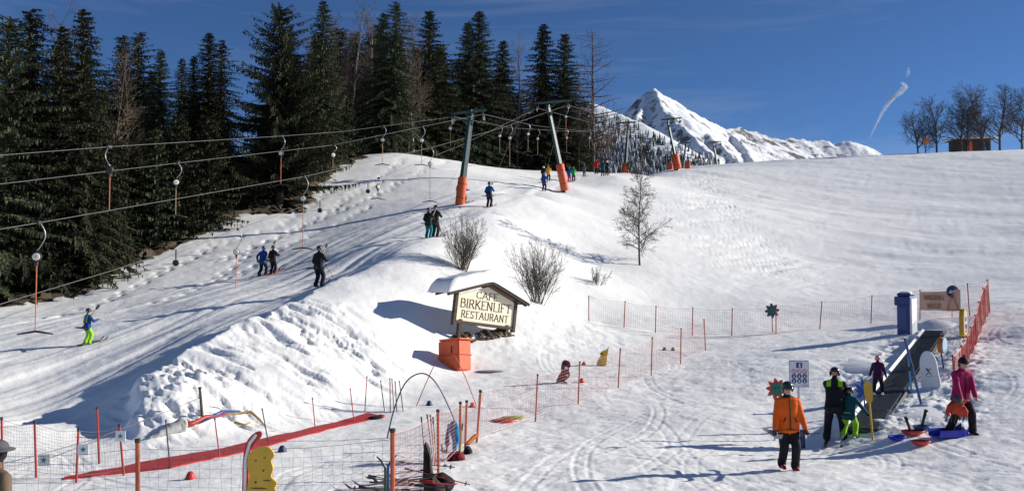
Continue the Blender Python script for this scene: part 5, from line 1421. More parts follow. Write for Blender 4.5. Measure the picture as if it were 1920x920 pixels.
def tarp():
    a = onground(278, 824); b = onground(345, 806); m = MB(); vs = []; fs = []; n = 16; k = 10; r_ = random.Random(8)
    d = (b - a); s = Vector((-d.y, d.x, 0)).normalized()
    for i in range(n + 1):
        u = i / n; c = a.lerp(b, u); w = .05 + .17 * u; 
        for j in range(k):
            t = 2 * math.pi * j / k; q = c + s * (math.cos(t) * w) + Vector((0, 0, (math.sin(t) * w * .8 + w * .6) * (1 + .15 * r_.uniform(-1, 1)))); q += s * r_.uniform(-.02, .02)
            q.z = q.z - c.z + gz(c.x, c.y); vs.append(q)
    for i in range(n):
        for j in range(k): fs.append((i * k + j, i * k + (j + 1) % k, i * k + k + (j + 1) % k, i * k + k + j))
    fs.append(tuple(range(k))); fs.append(tuple(range(n * k + k - 1, n * k - 1, -1)))
    m.add(vs, fs); tag(m.build('tarpaulin', tarp_m, None, True), 'rolled pale grey tarpaulin lying on the bank edge', 'tarpaulin')
tarp()
branch_m = mat('peeled_branch', (0.36, 0.24, 0.10), 0.8, vary=.3, scale=6); 
def lying(name, label, cat, pts, rad, material, lift=.05, n=6, group=None):
    P_ = []
    for px, py, up in pts:
        g = onground(px, py); P_.append(Vector((g.x, g.y, g.z + lift + up)))
    m = MB(); m.tube(P_, rad, n); o = m.build(name, material, None, True); tag(o, label, cat, group); return o
lying('branch', 'pale bent branch lying on the bank edge, longest one', 'branch', [(400, 790, .05), (440, 786, .12), (470, 783, .2), (487, 792, .1), (497, 800, 0)], [.02, .035, .04, .03, .015], branch_m)
lying('branch', 'short pale crooked branch on the snow by the longest one', 'branch', [(440, 792, .02), (458, 800, .05), (470, 797, .02)], [.03, .03, .015], branch_m)
lying('branch', 'thin twig sticking up behind the dark pole bundle', 'branch', [(391, 778, .1), (410, 784, .12), (432, 782, .02)], [.012, .014, .01], branch_m)
lying('pole_bundle', 'bundle of dark blue slalom poles lying on the bank edge', 'poles', [(378, 800, .02), (415, 790, .10), (450, 778, .16)], [.04, .05, .03], pole_blue)
lying('slalom_flag', 'rolled red slalom flag at the end of the tarpaulin', 'flag', [(348, 805, .06), (360, 803, .08), (385, 798, .10), (425, 788, .10)], [.07, .06, .05, .02], post_red)

# white cards with a green star hung on the nets
card_m = mat('white_card', (0.80, 0.80, 0.78), .6); star_m = mat('green_star', (0.02, 0.25, 0.17), .6)
def card(label, px, py, d, size):
    c = at(px, py, d); t = thing('star_card', label, 'sign', c, R(8), 'star cards on the lower left fence')
    m = MB(); m.box((0, 0, 0), (size, .012, size * 1.05), None, 0, .003); m.build('card', card_m, t)
    m = MB(); pts = []
    for k in range(10):
        a = math.pi / 2 + k * math.pi / 5; r = size * (.30 if k % 2 == 0 else .13); pts.append((r * math.cos(a), r * math.sin(a)))
    m.prism(pts, -.012, -.008); m.build('star', star_m, t)
card('white card with green star, lowest and leftmost of three', 82, 862, onground(68, 893).y - .06, .20); card('white card with green star, middle of three', 156, 842, onground(143, 900).y - .05, .19); card('white card with faint green star, highest of three', 226, 817, onground(232, 889).y - .06, .18)

# ------------------------------------------------------------------ hoops
def hoop(label, pts, d0, d1, material, r):
    n = len(pts); P_ = [at(px, py, d0 + (d1 - d0) * i / (n - 1)) for i, (px, py) in enumerate(pts)]
    for i in (0, n - 1): P_[i].z = gz(P_[i].x, P_[i].y) - .15
    S = []
    for i in range(n - 1):       # smooth the bend
        p0, p1, p2, p3 = P_[max(i - 1, 0)], P_[i], P_[i + 1], P_[min(i + 2, n - 1)]
        for k in range(6):
            t = k / 6; S.append(.5 * ((2 * p1) + (p2 - p0) * t + (2 * p0 - 5 * p1 + 4 * p2 - p3) * t * t + (3 * p1 - p0 - 3 * p2 + p3) * t ** 3))
    S.append(P_[-1])
    m = MB(); m.tube(S, r, 8); tag(m.build('hoop', material, None, True), label, 'hoop')
db = onground(723, 822).y; hoop('dark blue bent hoop arching over the ski school lane', [(723, 822), (738, 770), (757, 722), (779, 702), (801, 702), (822, 724), (845, 770), (868, 812)], db, db + .4, mat('navy_hoop', (.008, .018, .06), .4), .016)
dr = onground(776, 762).y; hoop('thin red hoop in front of the orange padded box', [(776, 762), (800, 715), (822, 670), (840, 661), (855, 672), (876, 715), (897, 763)], dr, dr + .2, post_red, .012)

# ------------------------------------------------------------------ marker domes
def dome(label, px, py, rgb, r=.085):
    p = onground(px, py); m = MB(); m.lathe([(r * 1.25, -.02), (r * 1.2, .015), (r, .03), (r * .85, .08), (r * .5, .125), (r * .2, .135), (0.001, .136)], (0, 0, 0), 16)
    o = m.build('marker_dome', mat('dome_' + rgb[0], rgb[1], .5), None, True, p); tag(o, label, 'marker', 'marker domes on the snow')
red_ = ('red', (0.55, 0.03, 0.03)); blu_ = ('blue', (0.015, 0.03, 0.11)); gre_ = ('dark_green', (0.02, 0.05, 0.03))
for a in [('red marker dome on the snow below the carpet, behind the wire fence', 357, 899, red_), ('blue marker dome right of the yellow cut-out board', 529, 847, blu_), ('blue marker dome under the blue hoop', 805, 759, blu_), ('red marker dome at the foot of the red hoop', 886, 762, red_), ('red marker dome right of the dark red cut-out board', 1091, 718, red_), ('red marker dome between the two far cut-out boards', 1095, 682, red_), ('dark green marker dome, left of two by the far net', 1246, 655, gre_), ('dark green marker dome, right of two by the far net', 1262, 656, gre_)]:
    dome(*a)

# ------------------------------------------------------------------ cut-out boards (plain shapes)
def smooth_closed(pts, k=4):
    n = len(pts); out = []
    for i in range(n):
        p0, p1, p2, p3 = (Vector(pts[(i + j - 1) % n]) for j in range(4))
        for q in range(k):
            t = q / k; v = .5 * ((2 * p1) + (p2 - p0) * t + (2 * p0 - 5 * p1 + 4 * p2 - p3) * t * t + (3 * p1 - p0 - 3 * p2 + p3) * t ** 3); out.append((v.x, v.y))
    return out
yellow_paint = mat('yellow_paint', (0.62, 0.38, 0.03), .5, vary=.12, scale=6); darkred_paint = mat('dark_red_paint', (0.14, 0.02, 0.025), .5, vary=.3, scale=7); white_paint = mat('white_paint', (.78, .78, .76), .5, vary=.06, scale=6); red_paint = mat('red_paint', (0.45, 0.03, 0.025), .45, vary=.12, scale=6); brown_paint = mat('brown_paint', (0.10, 0.045, 0.02), .5); orange_paint = mat('orange_paint', (0.6, 0.17, 0.03), .5, vary=.1, scale=6); grey_paint = mat('grey_paint', (.28, .30, .33), .5)
def cutout(label, px, py, H, rz, outline, material, marks, back=None, d=None, tilt=0):
    p = onground(px, py) if d is None else Vector((at(px, py, d).x, d, gz(at(px, py, d).x, d)))
    t = thing('cut_out_board', label, 'board', p - Vector((0, 0, .03)), 0, None, Euler((0, tilt, rz)))
    m = MB(); m.prism([(x * H, z * H) for x, z in smooth_closed(outline)], -.018, .018); b = m.build('panel', material, t)
    for k, (poly, mm) in enumerate(marks):
        m = MB(); m.prism([(x * H, z * H) for x, z in smooth_closed(poly, 3)], -.022 - .001 * k, -.0185); m.build('painted_patch', mm, b)
    if back:
        m = MB(); m.prism([(x * H, z * H) for x, z in smooth_closed(back[0])], .022, .05); bk = m.build('backing_ski', back[1], t); m = MB(); m.tube([(-.185 * H, .02, 0), (-.185 * H, .02, .66 * H), (-.14 * H, .02, .83 * H), (-.07 * H, .02, .92 * H)], .022, 4, flat=.4); m.build('stripe', white_paint, bk)
    m = MB(); m.tube([(0, .04, -.3), (0, .04, H * .4)], .02, 6); m.build('stake', pole_olive, t)
    return t
blob = lambda cx, cz, rx, rz_, n=8: [(cx + rx * math.cos(2 * math.pi * k / n), cz + rz_ * math.sin(2 * math.pi * k / n)) for k in range(n)]
cutout('big yellow cut-out board with red ski shape behind it, at the bottom edge', 490, 985, 1.42, R(-6), [(-.15, 0), (.20, 0), (.22, .12), (.18, .20), (.20, .30), (.14, .38), (.16, .44), (.10, .50), (.12, .58), (.10, .66), (.13, .72), (.08, .79), (.0, .80), (-.08, .77), (-.14, .72), (-.15, .60), (-.13, .50), (-.15, .38), (-.16, .2)], yellow_paint,
       [(blob(.03, .69, .008, .008), brown_paint), (blob(-.06, .66, .010, .008), brown_paint), (blob(.02, .56, .009, .010), brown_paint), (blob(-.03, .38, .09, .006), brown_paint), (blob(.06, .46, .04, .005), brown_paint), (blob(-.02, .22, .06, .006), brown_paint), (blob(.08, .16, .012, .012), brown_paint), (blob(-.06, .44, .012, .010), brown_paint), (blob(.05, .28, .012, .010), brown_paint), (blob(-.08, .32, .010, .010), brown_paint), (blob(.10, .30, .010, .010), brown_paint), (blob(-.09, .14, .012, .010), brown_paint), (blob(.0, .04, .15, .035), grey_paint)],
       ([(-.21, 0), (-.15, 0), (-.15, .66), (-.10, .80), (-.02, .90), (-.03, .95), (-.10, .93), (-.18, .83), (-.21, .66), (-.215, .4)], red_paint), 13.0)
cutout('dark red and white cut-out board leaning on the nursery slope', 1054, 719, .80, R(-20), [(-.24, 0), (.20, 0), (.20, .10), (.10, .16), (.24, .30), (.28, .46), (.22, .62), (.26, .80), (.20, .96), (.0, 1.0), (-.10, .9), (-.12, .66), (-.10, .5), (-.20, .3)], darkred_paint,
       [(blob(.10, .70, .07, .05), white_paint), (blob(.0, .05, .20, .04), white_paint), (blob(.18, .40, .05, .04), cream), (blob(.02, .86, .10, .04), BLACK)], None, None, .12)
cutout('yellow cut-out board with slanting top, farther up the nursery slope', 1127, 684, .78, R(-16), [(-.20, 0), (.20, .02), (.26, .5), (.30, .98), (.20, .84), (.0, .74), (-.10, .62), (-.06, .50), (-.16, .34)], yellow_paint,
       [(blob(.0, .62, .07, .04), brown_paint), (blob(.05, .42, .06, .02), brown_paint), (blob(-.04, .24, .06, .02), brown_paint)], None, None, .08)

# mats lying in the lane
def flat_mat(label, px, py, rx, ry, rz, material, z=.05):
    p = onground(px, py); m = MB(); m.ball((0, 0, 0), (rx, ry, z), 16, 6); o = m.build('foam_mat', material, None, True, (p.x, p.y, p.z + .03), (0, 0, rz)); tag(o, label, 'mat')
flat_mat('flat red foam mat in the lane beyond the net', 943, 791, .36, .20, .2, red_paint, .06); flat_mat('flat yellow-green foam mat behind the red one', 962, 785, .36, .14, .15, mat('lime_mat', (.42, .42, .08), .6), .05)
flat_mat('dark glove-like bundle at the end of the red carpet', 704, 784, .22, .10, .4, BLACK, .06); flat_mat('small red bundle at the end of the red carpet', 715, 781, .12, .10, .2, red_paint, .06)
flat_mat('grey sheet of scrap half covered by snow right of the orange box', 920, 697, .55, .22, .1, grey_paint, .04)
# ------------------------------------------------------------------ conveyor belt
belt_m = mat('rubber_belt', (0.085, 0.09, 0.088), 0.6, vary=.3, scale=9, bump=.5, bscale=40)
cabin_blue = mat('blue_cabin', (0.010, 0.035, 0.15), 0.45, vary=.15, scale=4); edge_white = mat('pale_white', (.78, .80, .82), .5, vary=.08, scale=6)
def conveyor():
    a = onground(1618, 812); b = onground(1752, 624); d = (b - a); L = math.hypot(d.x, d.y)
    t = thing('conveyor_belt', 'dark rubber conveyor belt carrying beginners up the nursery slope', 'conveyor', a)
    f = Vector((d.x, d.y, 0)).normalized(); s = Vector((f.y, -f.x, 0)); n = 44; w = .33
    def path(u): return d * u
    Z = [d.z * k / n + .12 for k in range(n + 1)]
    m = MB(); vs = []; fs = []
    for k in range(n + 1):
        q = path(k / n); 
        for e in (-w, w): vs.append((q.x + s.x * e, q.y + s.y * e, Z[k]))
        for e in (-w, w): vs.append((q.x + s.x * e, q.y + s.y * e, Z[k] - .5))
    for k in range(n):
        c = k * 4; fs += [(c, c + 1, c + 5, c + 4), (c, c + 4, c + 6, c + 2), (c + 1, c + 3, c + 7, c + 5)]
    m.add(vs, fs); bl = m.build('belt', belt_m, t)
    m = MB()
    for k in range(0, 150):
        u = k / 150; i = u * n; i0 = int(i); z = Z[i0] + (Z[min(i0 + 1, n)] - Z[i0]) * (i - i0); q = path(u)
        m.box((q.x, q.y, z + .004), (w * 1.9, .035, .016), Matrix.Rotation(math.atan2(s.y, s.x), 3, 'Z'))
    o = m.build('belt_rib', belt_m, bl); o['kind'] = 'stuff'
    for e, nm in ((-1, 'side_rail'), (1, 'side_rail')):
        m = MB(); pts = [path(k / n) + s * (e * (w + .09)) for k in range(n + 1)]
        for k in range(n + 1): pts[k].z = Z[k] - .02
        m.tube(pts, .075 if e < 0 else .05, 4); m.build(nm, edge_white if e < 0 else dark_steel, t)
    m = MB(); q = path(0); m.tube([q - s * w + Vector((0, 0, Z[0] - .06)), q + s * w + Vector((0, 0, Z[0] - .06))], .07, 10); m.build('end_roller', dark_steel, t)
    return a, f, s
BA, BF, BS = conveyor()
def cabin():
    p = onground(1699, 626); t = thing('control_cabin', 'narrow dark blue control cabin at the upper end of the conveyor', 'cabin', p, R(-44))
    m = MB(); m.box((0, 0, .50), (.50, .55, 1.40), None, 0, .02); m.build('body', cabin_blue, t)
    m = MB(); m.box((-.03, 0, 1.33), (.62, .64, .36), None, 0, .03); m.build('head', cabin_blue, t)
    m = MB(); m.box((0, .02, 1.58), (.54, .52, .14), None, 0, .05); m.build('roof_box', cabin_blue, t)
    m = MB(); m.box((.30, 0, .62), (.08, .60, 1.62), None, 0, .02); m.build('white_side', edge_white, t)  # right side panel in plain white against the blue body
    m = MB(); m.box((-.04, -.279, .62), (.34, .01, .9), None, 0, .003); m.build('door', mat('blue_door', (.02, .06, .22), .4), t)
    m = MB(); m.ball((.0, .02, 1.65), (.26, .24, .07), 12, 5); m.build('snow_cap', snowcap, t, True)
cabin()
# snow heaps beside the belt head
def heap(label, px, py, rx, ry, h, seed):
    p = onground(px, py); n = 22; k = 9; vs = []; fs = []
    for i in range(k + 1):
        r = i / k
        for j in range(n):
            a = 2 * math.pi * j / n; q = 1 + .25 * float(vnoise(np.array([math.cos(a) * 2 + seed]), np.array([math.sin(a) * 2]), seed)[0])
            x = rx * r * q * math.cos(a); y = ry * r * q * math.sin(a); z = h * (1 - r * r) ** 1.0 + .09 * h * float(fbm(np.array([x * 4]), np.array([y * 4]), 3, seed)[0]) - .06
            vs.append((p.x + x, p.y + y, gz(p.x + x, p.y + y) + z))
    for i in range(k):
        for j in range(n): fs.append((i * n + j, i * n + (j + 1) % n, i * n + n + (j + 1) % n, i * n + n + j))
    m = MB(); m.add(vs, fs); tag(m.build('snow_heap', snow, None, True), label, 'snow heap')
heap('snow heap between the blue cabin and the round arrow sign', 1748, 614, 1.1, .7, .38, 3)
heap('shovelled snow heap right of the conveyor foot', 1720, 772, 1.1, 1.2, .12, 5)
heap('shovelled snow heap left of the conveyor', 1640, 690, 1.0, 2.2, .20, 7)

# ------------------------------------------------------------------ signs and toys around the belt
sign_blue = mat('sign_blue', (0.012, 0.04, 0.13), .4); sign_white = mat('sign_white', (.75, .76, .78), .5); mirror_m = mat('mirror_face', (.55, .60, .66), .12, .9)
def stick(label, name, cat, px_base, py_base, top_py, material, r=.02, d=None, lean=0):
    p = onground(px_base, py_base) if d is None else at(px_base, py_base, d)
    tp = at(px_base + lean, top_py, p.y); t = thing(name, label, cat, p)
    m = MB(); m.tube([(0, 0, -.25), tp - p], r, 7); m.build('pole', material, t)
    return t, p, tp - p
def disc(mb, c, r, y0, y1, n=20, mi=0, sz=1.0):
    mb.prism([(c[0] + r * math.cos(2 * math.pi * k / n), c[1] + r * sz * math.sin(2 * math.pi * k / n)) for k in range(n)], y0, y1, mi)
# arrow sign
t, p, v = stick('round dark blue sign with white arrow pointing down left, on a grey pole', 'arrow_sign', 'sign', 1785, 594, 540, galv, .02)
m = MB(); disc(m, (v.x, v.z - .14), .27, v.y - .05, v.y - .03); pl = m.build('disc', sign_blue, t)
m = MB(); c = Vector((v.x, 0, v.z - .14)); u = Vector((-.94, 0, -.30)).normalized(); w = Vector((-u.z, 0, u.x))
A = lambda a, b: ((c + u * a + w * b).x, (c + u * a + w * b).z)
m.prism([A(-.19, -.035), A(.05, -.035), A(.05, -.10), A(.20, 0), A(.05, .10), A(.05, .035), A(-.19, .035)], v.y - .056, v.y - .052); m.build('arrow', sign_white, pl)
# info board
t, p, v = stick('white information board with blue and red pictograms behind the man in orange', 'information_board', 'sign', 1497, 838, 700, galv, .025)
sc = p.y / 1663.0; bw = 37 * sc; bh = 50 * sc
M0 = MB(); M0.box((v.x, v.y - .04, v.z), (bw, .025, bh), None, 0, .008); pl = M0.build('panel', sign_white, t)
m = MB(); m.box((v.x, v.y - .053, v.z), (bw * .98, .004, bh * .985), None, 0, .0015); m.build('rim', mat('sign_rim', (.30, .30, .33), .5), pl)
m = MB(); m.box((v.x, v.y - .0565, v.z), (bw * .91, .004, bh * .935), None, 0, .0015); m.build('face', sign_white, pl)
m = MB(); m.box((v.x, v.y - .060, v.z + bh * .32), (bw * .30, .004, bh * .20)); sq = m.build('blue_square', mat('sign_ink_blue', (.015, .04, .20), .5), pl)
m = MB(); disc(m, (v.x + .01, v.z + bh * .37), .018, v.y - .066, v.y - .063, 10); m.prism([(v.x - .02, v.z + bh * .25), (v.x + .04, v.z + bh * .25), (v.x + .02, v.z + bh * .345), (v.x - .005, v.z + bh * .345)], v.y - .066, v.y - .063); m.build('skier_pictogram', sign_white, sq)
for r_i in range(3):
    for c_i in range(3):
        cx_ = v.x + (c_i - 1) * bw * .27; cz = v.z + bh * (.09 - .175 * r_i); nm = 'sign_ink_red' if r_i == 0 else 'sign_ink_blue' if not (r_i == 2 and c_i == 1) else 'sign_ink_green'
        m = MB(); disc(m, (cx_, cz), bw * .118, v.y - .062, v.y - .059, 16); k = m.build('round_symbol', mat(nm, {'sign_ink_red': (.5, .03, .03), 'sign_ink_blue': (.02, .10, .28), 'sign_ink_green': (.03, .2, .12)}[nm], .5), pl)
        m = MB()
        if r_i == 0:
            disc(m, (cx_, cz), bw * .088, v.y - .065, v.y - .0625, 14); m.build('symbol_field', sign_white, k)
            m = MB(); m.box((cx_, v.y - .067, cz), (bw * .19, .002, bw * .03), Matrix.Rotation(.78, 3, 'Y')); m.build('bar', mat('sign_ink_red', (.5, .03, .03)), k)
        else:
            disc(m, (cx_, cz + bw * .03), bw * .03, v.y - .065, v.y - .0625, 8); m.prism([(cx_ - bw * .05, cz - bw * .06), (cx_ + bw * .05, cz - bw * .06), (cx_ + bw * .02, cz + bw * .01), (cx_ - bw * .03, cz + bw * .01)], v.y - .065, v.y - .0625); m.build('figure', sign_white, k)
m = MB(); m.box((v.x + bw * .30, v.y - .060, v.z - bh * .42), (bw * .22, .003, .012)); m.build('small_print', mat('sign_print', (.2, .2, .22), .6), pl)
m = MB(); m.tube([(.10, 0, -.1), (.10, 0, .42)], .06, 8); m.build('foot_sleeve', cabin_blue, t)
# toy flowers
def flower(label, px, cpy, base_py, R0, petals, inner, cm, pm, n=10, dpole=galv, spin=0.0, lean=0):
    t, p, v = stick(label, 'flower_toy', 'flower sign', px, base_py, cpy, dpole, .022, None, lean)
    k = MB()
    pts = []
    for i in range(n * 4):
        a = spin + 2 * math.pi * i / (n * 4); q = abs(((i / 4) % 1) - .5) * 2; pts.append((v.x + (R0 * (.62 + .38 * q)) * math.cos(a), v.z + (R0 * (.62 + .38 * q)) * math.sin(a)))
    k.prism(pts, v.y - .06, v.y - .03); pe = k.build('petals', pm, t)
    m = MB(); disc(m, (v.x, v.z), inner, v.y - .085, v.y - .062, 18); m.build('centre', cm, pe)
    m = MB()
    for sx_ in (-.3, .25): disc(m, (v.x + sx_ * inner, v.z + .2 * inner), inner * .16, v.y - .090, v.y - .0855, 10)
    m.build('dot', mat('dot_dark', (.02, .06, .05), .5), pe)
teal_p = mat('teal_paint', (0.0, 0.09, 0.085), .5, vary=.15, scale=6); green_p = mat('green_toy_paint', (0.01, 0.20, 0.15), .5, vary=.12, scale=6); orange_red = mat('orange_red_paint', (0.58, 0.075, 0.03), .5, vary=.1, scale=6)
flower('orange-red toy flower with green centre behind the man in orange', 1452, 728, 824, .265, 9, .14, green_p, orange_red, 9, galv, .3, 3)
flower('small dark teal toy flower standing at the far net fence', 1449, 582, 622, .36, 8, .13, mat('teal_blue', (.01, .12, .16), .5), teal_p, 8, pole_red, .1, -2)
# yellow paddle and blue petals by the belt foot
t, p, v = stick('yellow paddle-shaped marker on a thin pole at the belt foot', 'paddle_marker', 'marker', 1638, 826, 752, yellow_paint, .022, None, -8)
m = MB(); u = v.normalized(); sx_ = Vector((1, 0, 0))
m.prism(smooth_closed([(-.06, 0), (.06, 0), (.085, .2), (.075, .40), (.0, .46), (-.075, .40), (-.085, .2)]), -.03, .03, 0, Matrix.Rotation(-.08, 3, 'Y'), v); m.build('blade', yellow_paint, t)
t, p, v = stick('small bright blue star-shaped toy left of the yellow paddle', 'star_toy', 'toy', 1622, 772, 735, pole_blue, .02, None, -2)
m = MB()
for k, (a, l) in enumerate(((2.4, .34), (1.75, .40), (2.95, .24), (.9, .24), (3.7, .28), (5.2, .30))):
    u = Vector((math.cos(a), math.sin(a))); w = Vector((-u.y, u.x)); c = Vector((v.x, v.z))
    q = [c - w * .02, c + u * l * .5 - w * .055, c + u * l, c + u * l * .5 + w * .055]
    m.prism([(a_.x, a_.y) for a_ in q], v.y - .03 - .004 * k, v.y - .008 - .004 * k)
m.build('rays', mat('toy_blue', (.02, .11, .42), .4), t)
# crossed blue poles
def lean_pole(label, a_px, b_px, material, r=.028, name='slalom_pole'):
    b = onground(*b_px); a = at(a_px[0], a_px[1], b.y + .15); t = thing(name, label, 'pole', b)
    m = MB(); m.tube([(b - a).normalized() * .2, (a - b) * .5, a - b], r, 8); m.build('shaft', material, t)
    m = MB(); c = (a - b) * .55; m.tube([c, c + (a - b).normalized() * .12], r * 1.25, 8); m.build('sleeve', black_rubber, t)
    m = MB(); m.tube([(a - b), (a - b) * 1.02], r * 1.1, 8); m.build('cap', black_rubber, t)
lean_pole('long dark blue pole leaning left beside the belt', (1697, 636), (1727, 762), pole_blue, .035)
lean_pole('short light blue pole crossing the dark blue one beside the belt', (1703, 662), (1709, 736), mat('light_blue_pole', (.12, .38, .62), .4), .028)
# white board shaped like a snowboard
t = thing('board_sign', 'white rounded board with a small brown figure print, leaning right of the belt', 'board', onground(1746, 727), 0, None, Euler((R(-8), R(-8), R(-38))))
m = MB(); m.prism(smooth_closed([(-.22, -.1), (.22, -.1), (.23, .35), (.21, .70), (.12, .90), (.0, .96), (-.12, .90), (-.21, .70), (-.23, .35)]), -.02, .02); bd = m.build('panel', white_paint, t)
m = MB()
for pts in ([(-.09, .50), (-.03, .48), (.02, .38), (-.02, .37), (-.06, .44)], [(-.02, .45), (.07, .48), (.07, .465), (.0, .43)], [(.0, .38), (.06, .30), (.045, .29), (-.02, .36)], [(-.05, .37), (-.10, .30), (-.085, .29), (-.03, .34)], [(-.12, .27), (.10, .255), (.10, .247), (-.12, .262)]):
    m.prism(pts, -.025, -.021)
m.build('figure_print', brown_paint, bd)
# round orange framed mirror on a blue pole
t, p, v = stick('round orange-backed mirror on a short blue pole right of the belt', 'round_mirror', 'mirror', 1771, 690, 648, pole_blue, .025, None, -8)
Mz = Matrix.Rotation(R(48), 3, 'Z') @ Matrix.Rotation(math.pi / 2, 3, 'X')
m = MB(); m.lathe([(.0, -.03), (.24, -.03), (.25, .0), (.25, .10), (.22, .12), (0, .12)], v + Vector((0, 0, .02)), 24, Mz); m.build('backing', orange_paint, t)
m = MB(); m.lathe([(.0, .122), (.20, .122), (.20, .130), (0, .130)], v + Vector((0, 0, .02)), 24, Mz); m.build('glass', mirror_m, t)
m = MB(); m.lathe([(.205, .115), (.245, .115), (.245, .140), (.205, .140)], v + Vector((0, 0, .02)), 24, Mz); m.build('rim', mat('pale_blue_rim', (.35, .5, .62), .4), t)
# tall yellow oval board
t = thing('oval_board', 'tall yellow oval board with a painted face panel turned to the right', 'board', onground(1807, 632), R(52))
m = MB(); m.prism(smooth_closed([(-.30, .10), (.30, .10), (.36, .5), (.30, .98), (.0, 1.12), (-.30, .98), (-.36, .5)]), -.08, .08); bd = m.build('body', yellow_paint, t)
m = MB(); m.prism(smooth_closed([(-.24, .18), (.24, .18), (.29, .5), (.24, .92), (.0, 1.03), (-.24, .92), (-.29, .5)]), -.086, -.081); m.build('white_field', white_paint, bd)
for k, (bx, bz, rx, rr2, mm) in enumerate(((.0, .72, .12, .10, brown_paint), (-.08, .45, .09, .10, red_paint), (.10, .42, .08, .12, teal_p), (.0, .26, .16, .05, orange_paint))):
    m = MB(); m.prism(blob(bx, bz, rx, rr2), -.092 - .001 * k, -.087); m.build('painted_patch', mm, bd)
m = MB(); m.tube([(0, 0, -.3), (0, 0, .3)], .03, 6); m.build('stake', pole_olive, t)
# banner seen from behind
ban_m = mat('banner_cloth', (0.62, 0.40, 0.28), 0.8, vary=.08, scale=3, bump=.4, bscale=4); ban_ink = mat('banner_print', (0.36, 0.20, 0.13), .8); ban_red = mat('banner_red', (.52, .12, .08), .8)
a = onground(1725, 597); b = onground(1806, 593)
t = thing('warning_banner', 'pale orange banner with mirrored LANGSAM SLOW lettering on the far net', 'banner', a, math.atan2(b.y - a.y, b.x - a.x))
Lb = math.hypot(b.x - a.x, b.y - a.y); z0 = .42; z1 = 1.25; Hs = z1 - z0
m = MB(); vs = []; fs = []; n = 16
for k in range(n + 1):
    x = .05 + (Lb - .1) * k / n; y = -.06 + .03 * math.sin(k * 1.1)
    vs += [(x, y, z0 - .01 * math.sin(k * .7)), (x, y + .01, z1 - .03 * math.sin(math.pi * k / n) + .12 * k / n)]
for k in range(n): fs.append((k * 2, k * 2 + 2, k * 2 + 3, k * 2 + 1))
m.add(vs, fs); bn = m.build('cloth', ban_m, t, True)
m = MB(); letters(m, 'LANGSAM', Lb * .37, z0 + Hs * .56, .21, Lb * .46, .045, -.105, True, False); letters(m, 'SLOW', Lb * .37, z0 + Hs * .12, .21, Lb * .30, .045, -.105, True, False); m.build('lettering', ban_ink, bn)
m = MB()
for q in (((Lb * .68, z0 + .05), (Lb * .80, z1 - .05)), ((Lb * .80, z1 - .05), (Lb * .93, z0 + .05)), ((Lb * .68, z0 + .05), (Lb * .93, z0 + .05))):
    m.tube([(q[0][0], -.105, q[0][1]), (q[1][0], -.105, q[1][1])], .018, 4)
m.build('warning_triangle', ban_red, bn)

# ------------------------------------------------------------------ sledges at the woman's feet
sl_red = mat('sledge_red', (0.55, 0.05, 0.03), .35); sl_blue = mat('sledge_blue', (0.01, 0.025, 0.42), .35); sl_mid = mat('sledge_steel_blue', (0.02, 0.10, 0.26), .35)
def saucer(name, label, px, py, rx, ry, material, rz=0.0, handle=None, h=.07):
    p = onground(px, py); t = thing(name, label, 'sledge', p + Vector((0, 0, .02)), rz)
    m = MB(); n = 20; vs = []; fs = []
    prof = [(.0, .0), (.7, .0), (.92, h * .6), (1.0, h), (1.0, h + .015), (.90, h * .8), (.68, .02), (.0, .02)]
    for r, z in prof:
        for k in range(n):
            a_ = 2 * math.pi * k / n; vs.append((rx * r * math.cos(a_), ry * r * math.sin(a_), z))
    for i in range(len(prof) - 1):
        for k in range(n): fs.append((i * n + k, i * n + (k + 1) % n, i * n + n + (k + 1) % n, i * n + n + k))
    m.add(vs, fs); m.build('shell', material, t, True)
    if handle:
        g = MB(); g.tube([(rx * handle[0], 0, .05), (rx * handle[0] + handle[1] * .5, 0, handle[2] * .55), (rx * handle[0] + handle[1], 0, handle[2])], [.035, .03, .045], 8); g.tube([(rx * handle[0] + handle[1], -.05, handle[2]), (rx * handle[0] + handle[1], .05, handle[2])], .03, 8); g.build('handle', BOOT, t, True)
    return t
saucer('plate_sledge', 'red plate sledge with black handle, left of the blue one', 1712, 815, .27, .17, sl_red, .1, (-.2, -.10, .36))
saucer('plate_sledge', 'steel blue plate sledge with tall black handle', 1728, 808, .19, .15, sl_mid, .0, (-.1, .13, .46), .12)
saucer('plate_sledge', 'flat dark blue plate sledge lying nearest the belt', 1682, 828, .21, .13, sl_blue, .1)
saucer('plate_sledge', 'flat red plate sledge lying nearest the camera', 1727, 835, .21, .13, sl_red, .1)
p = onground(1781, 816); t = thing('bob_sledge', 'bright blue plastic bob sledge at the feet of the woman in raspberry', 'sledge', p, R(14))
m = MB(); vs = []; fs = []; n = 14
for i in range(n + 1):
    u = i / n; x = -.40 + .80 * u; up = .10 * max(0, (u - .8) / .2) ** 2; w = .20 * (1 - .35 * max(0, (u - .75) / .25) ** 2)
    for y, z in ((-w, .17), (-w * .98, .15), (-w * .85, .02), (-w * .3, .0), (w * .3, .0), (w * .85, .02), (w * .98, .15), (w, .17), (w * .9, .16), (w * .72, .04), (-w * .72, .04), (-w * .9, .16)): vs.append((x, y, z + up))
for i in range(n):
    for k in range(12): fs.append((i * 12 + k, i * 12 + (k + 1) % 12, i * 12 + 12 + (k + 1) % 12, i * 12 + 12 + k))
fs += [(1, 2, 3, 4, 5, 6, 9, 10), tuple(n * 12 + q for q in (10, 9, 6, 5, 4, 3, 2, 1))]
m.add(vs, fs); m.build('hull', sl_blue, t)
m = MB(); m.box((-.05, 0, .07), (.24, .22, .05), None, 0, .02); m.build('seat', sl_mid, t)
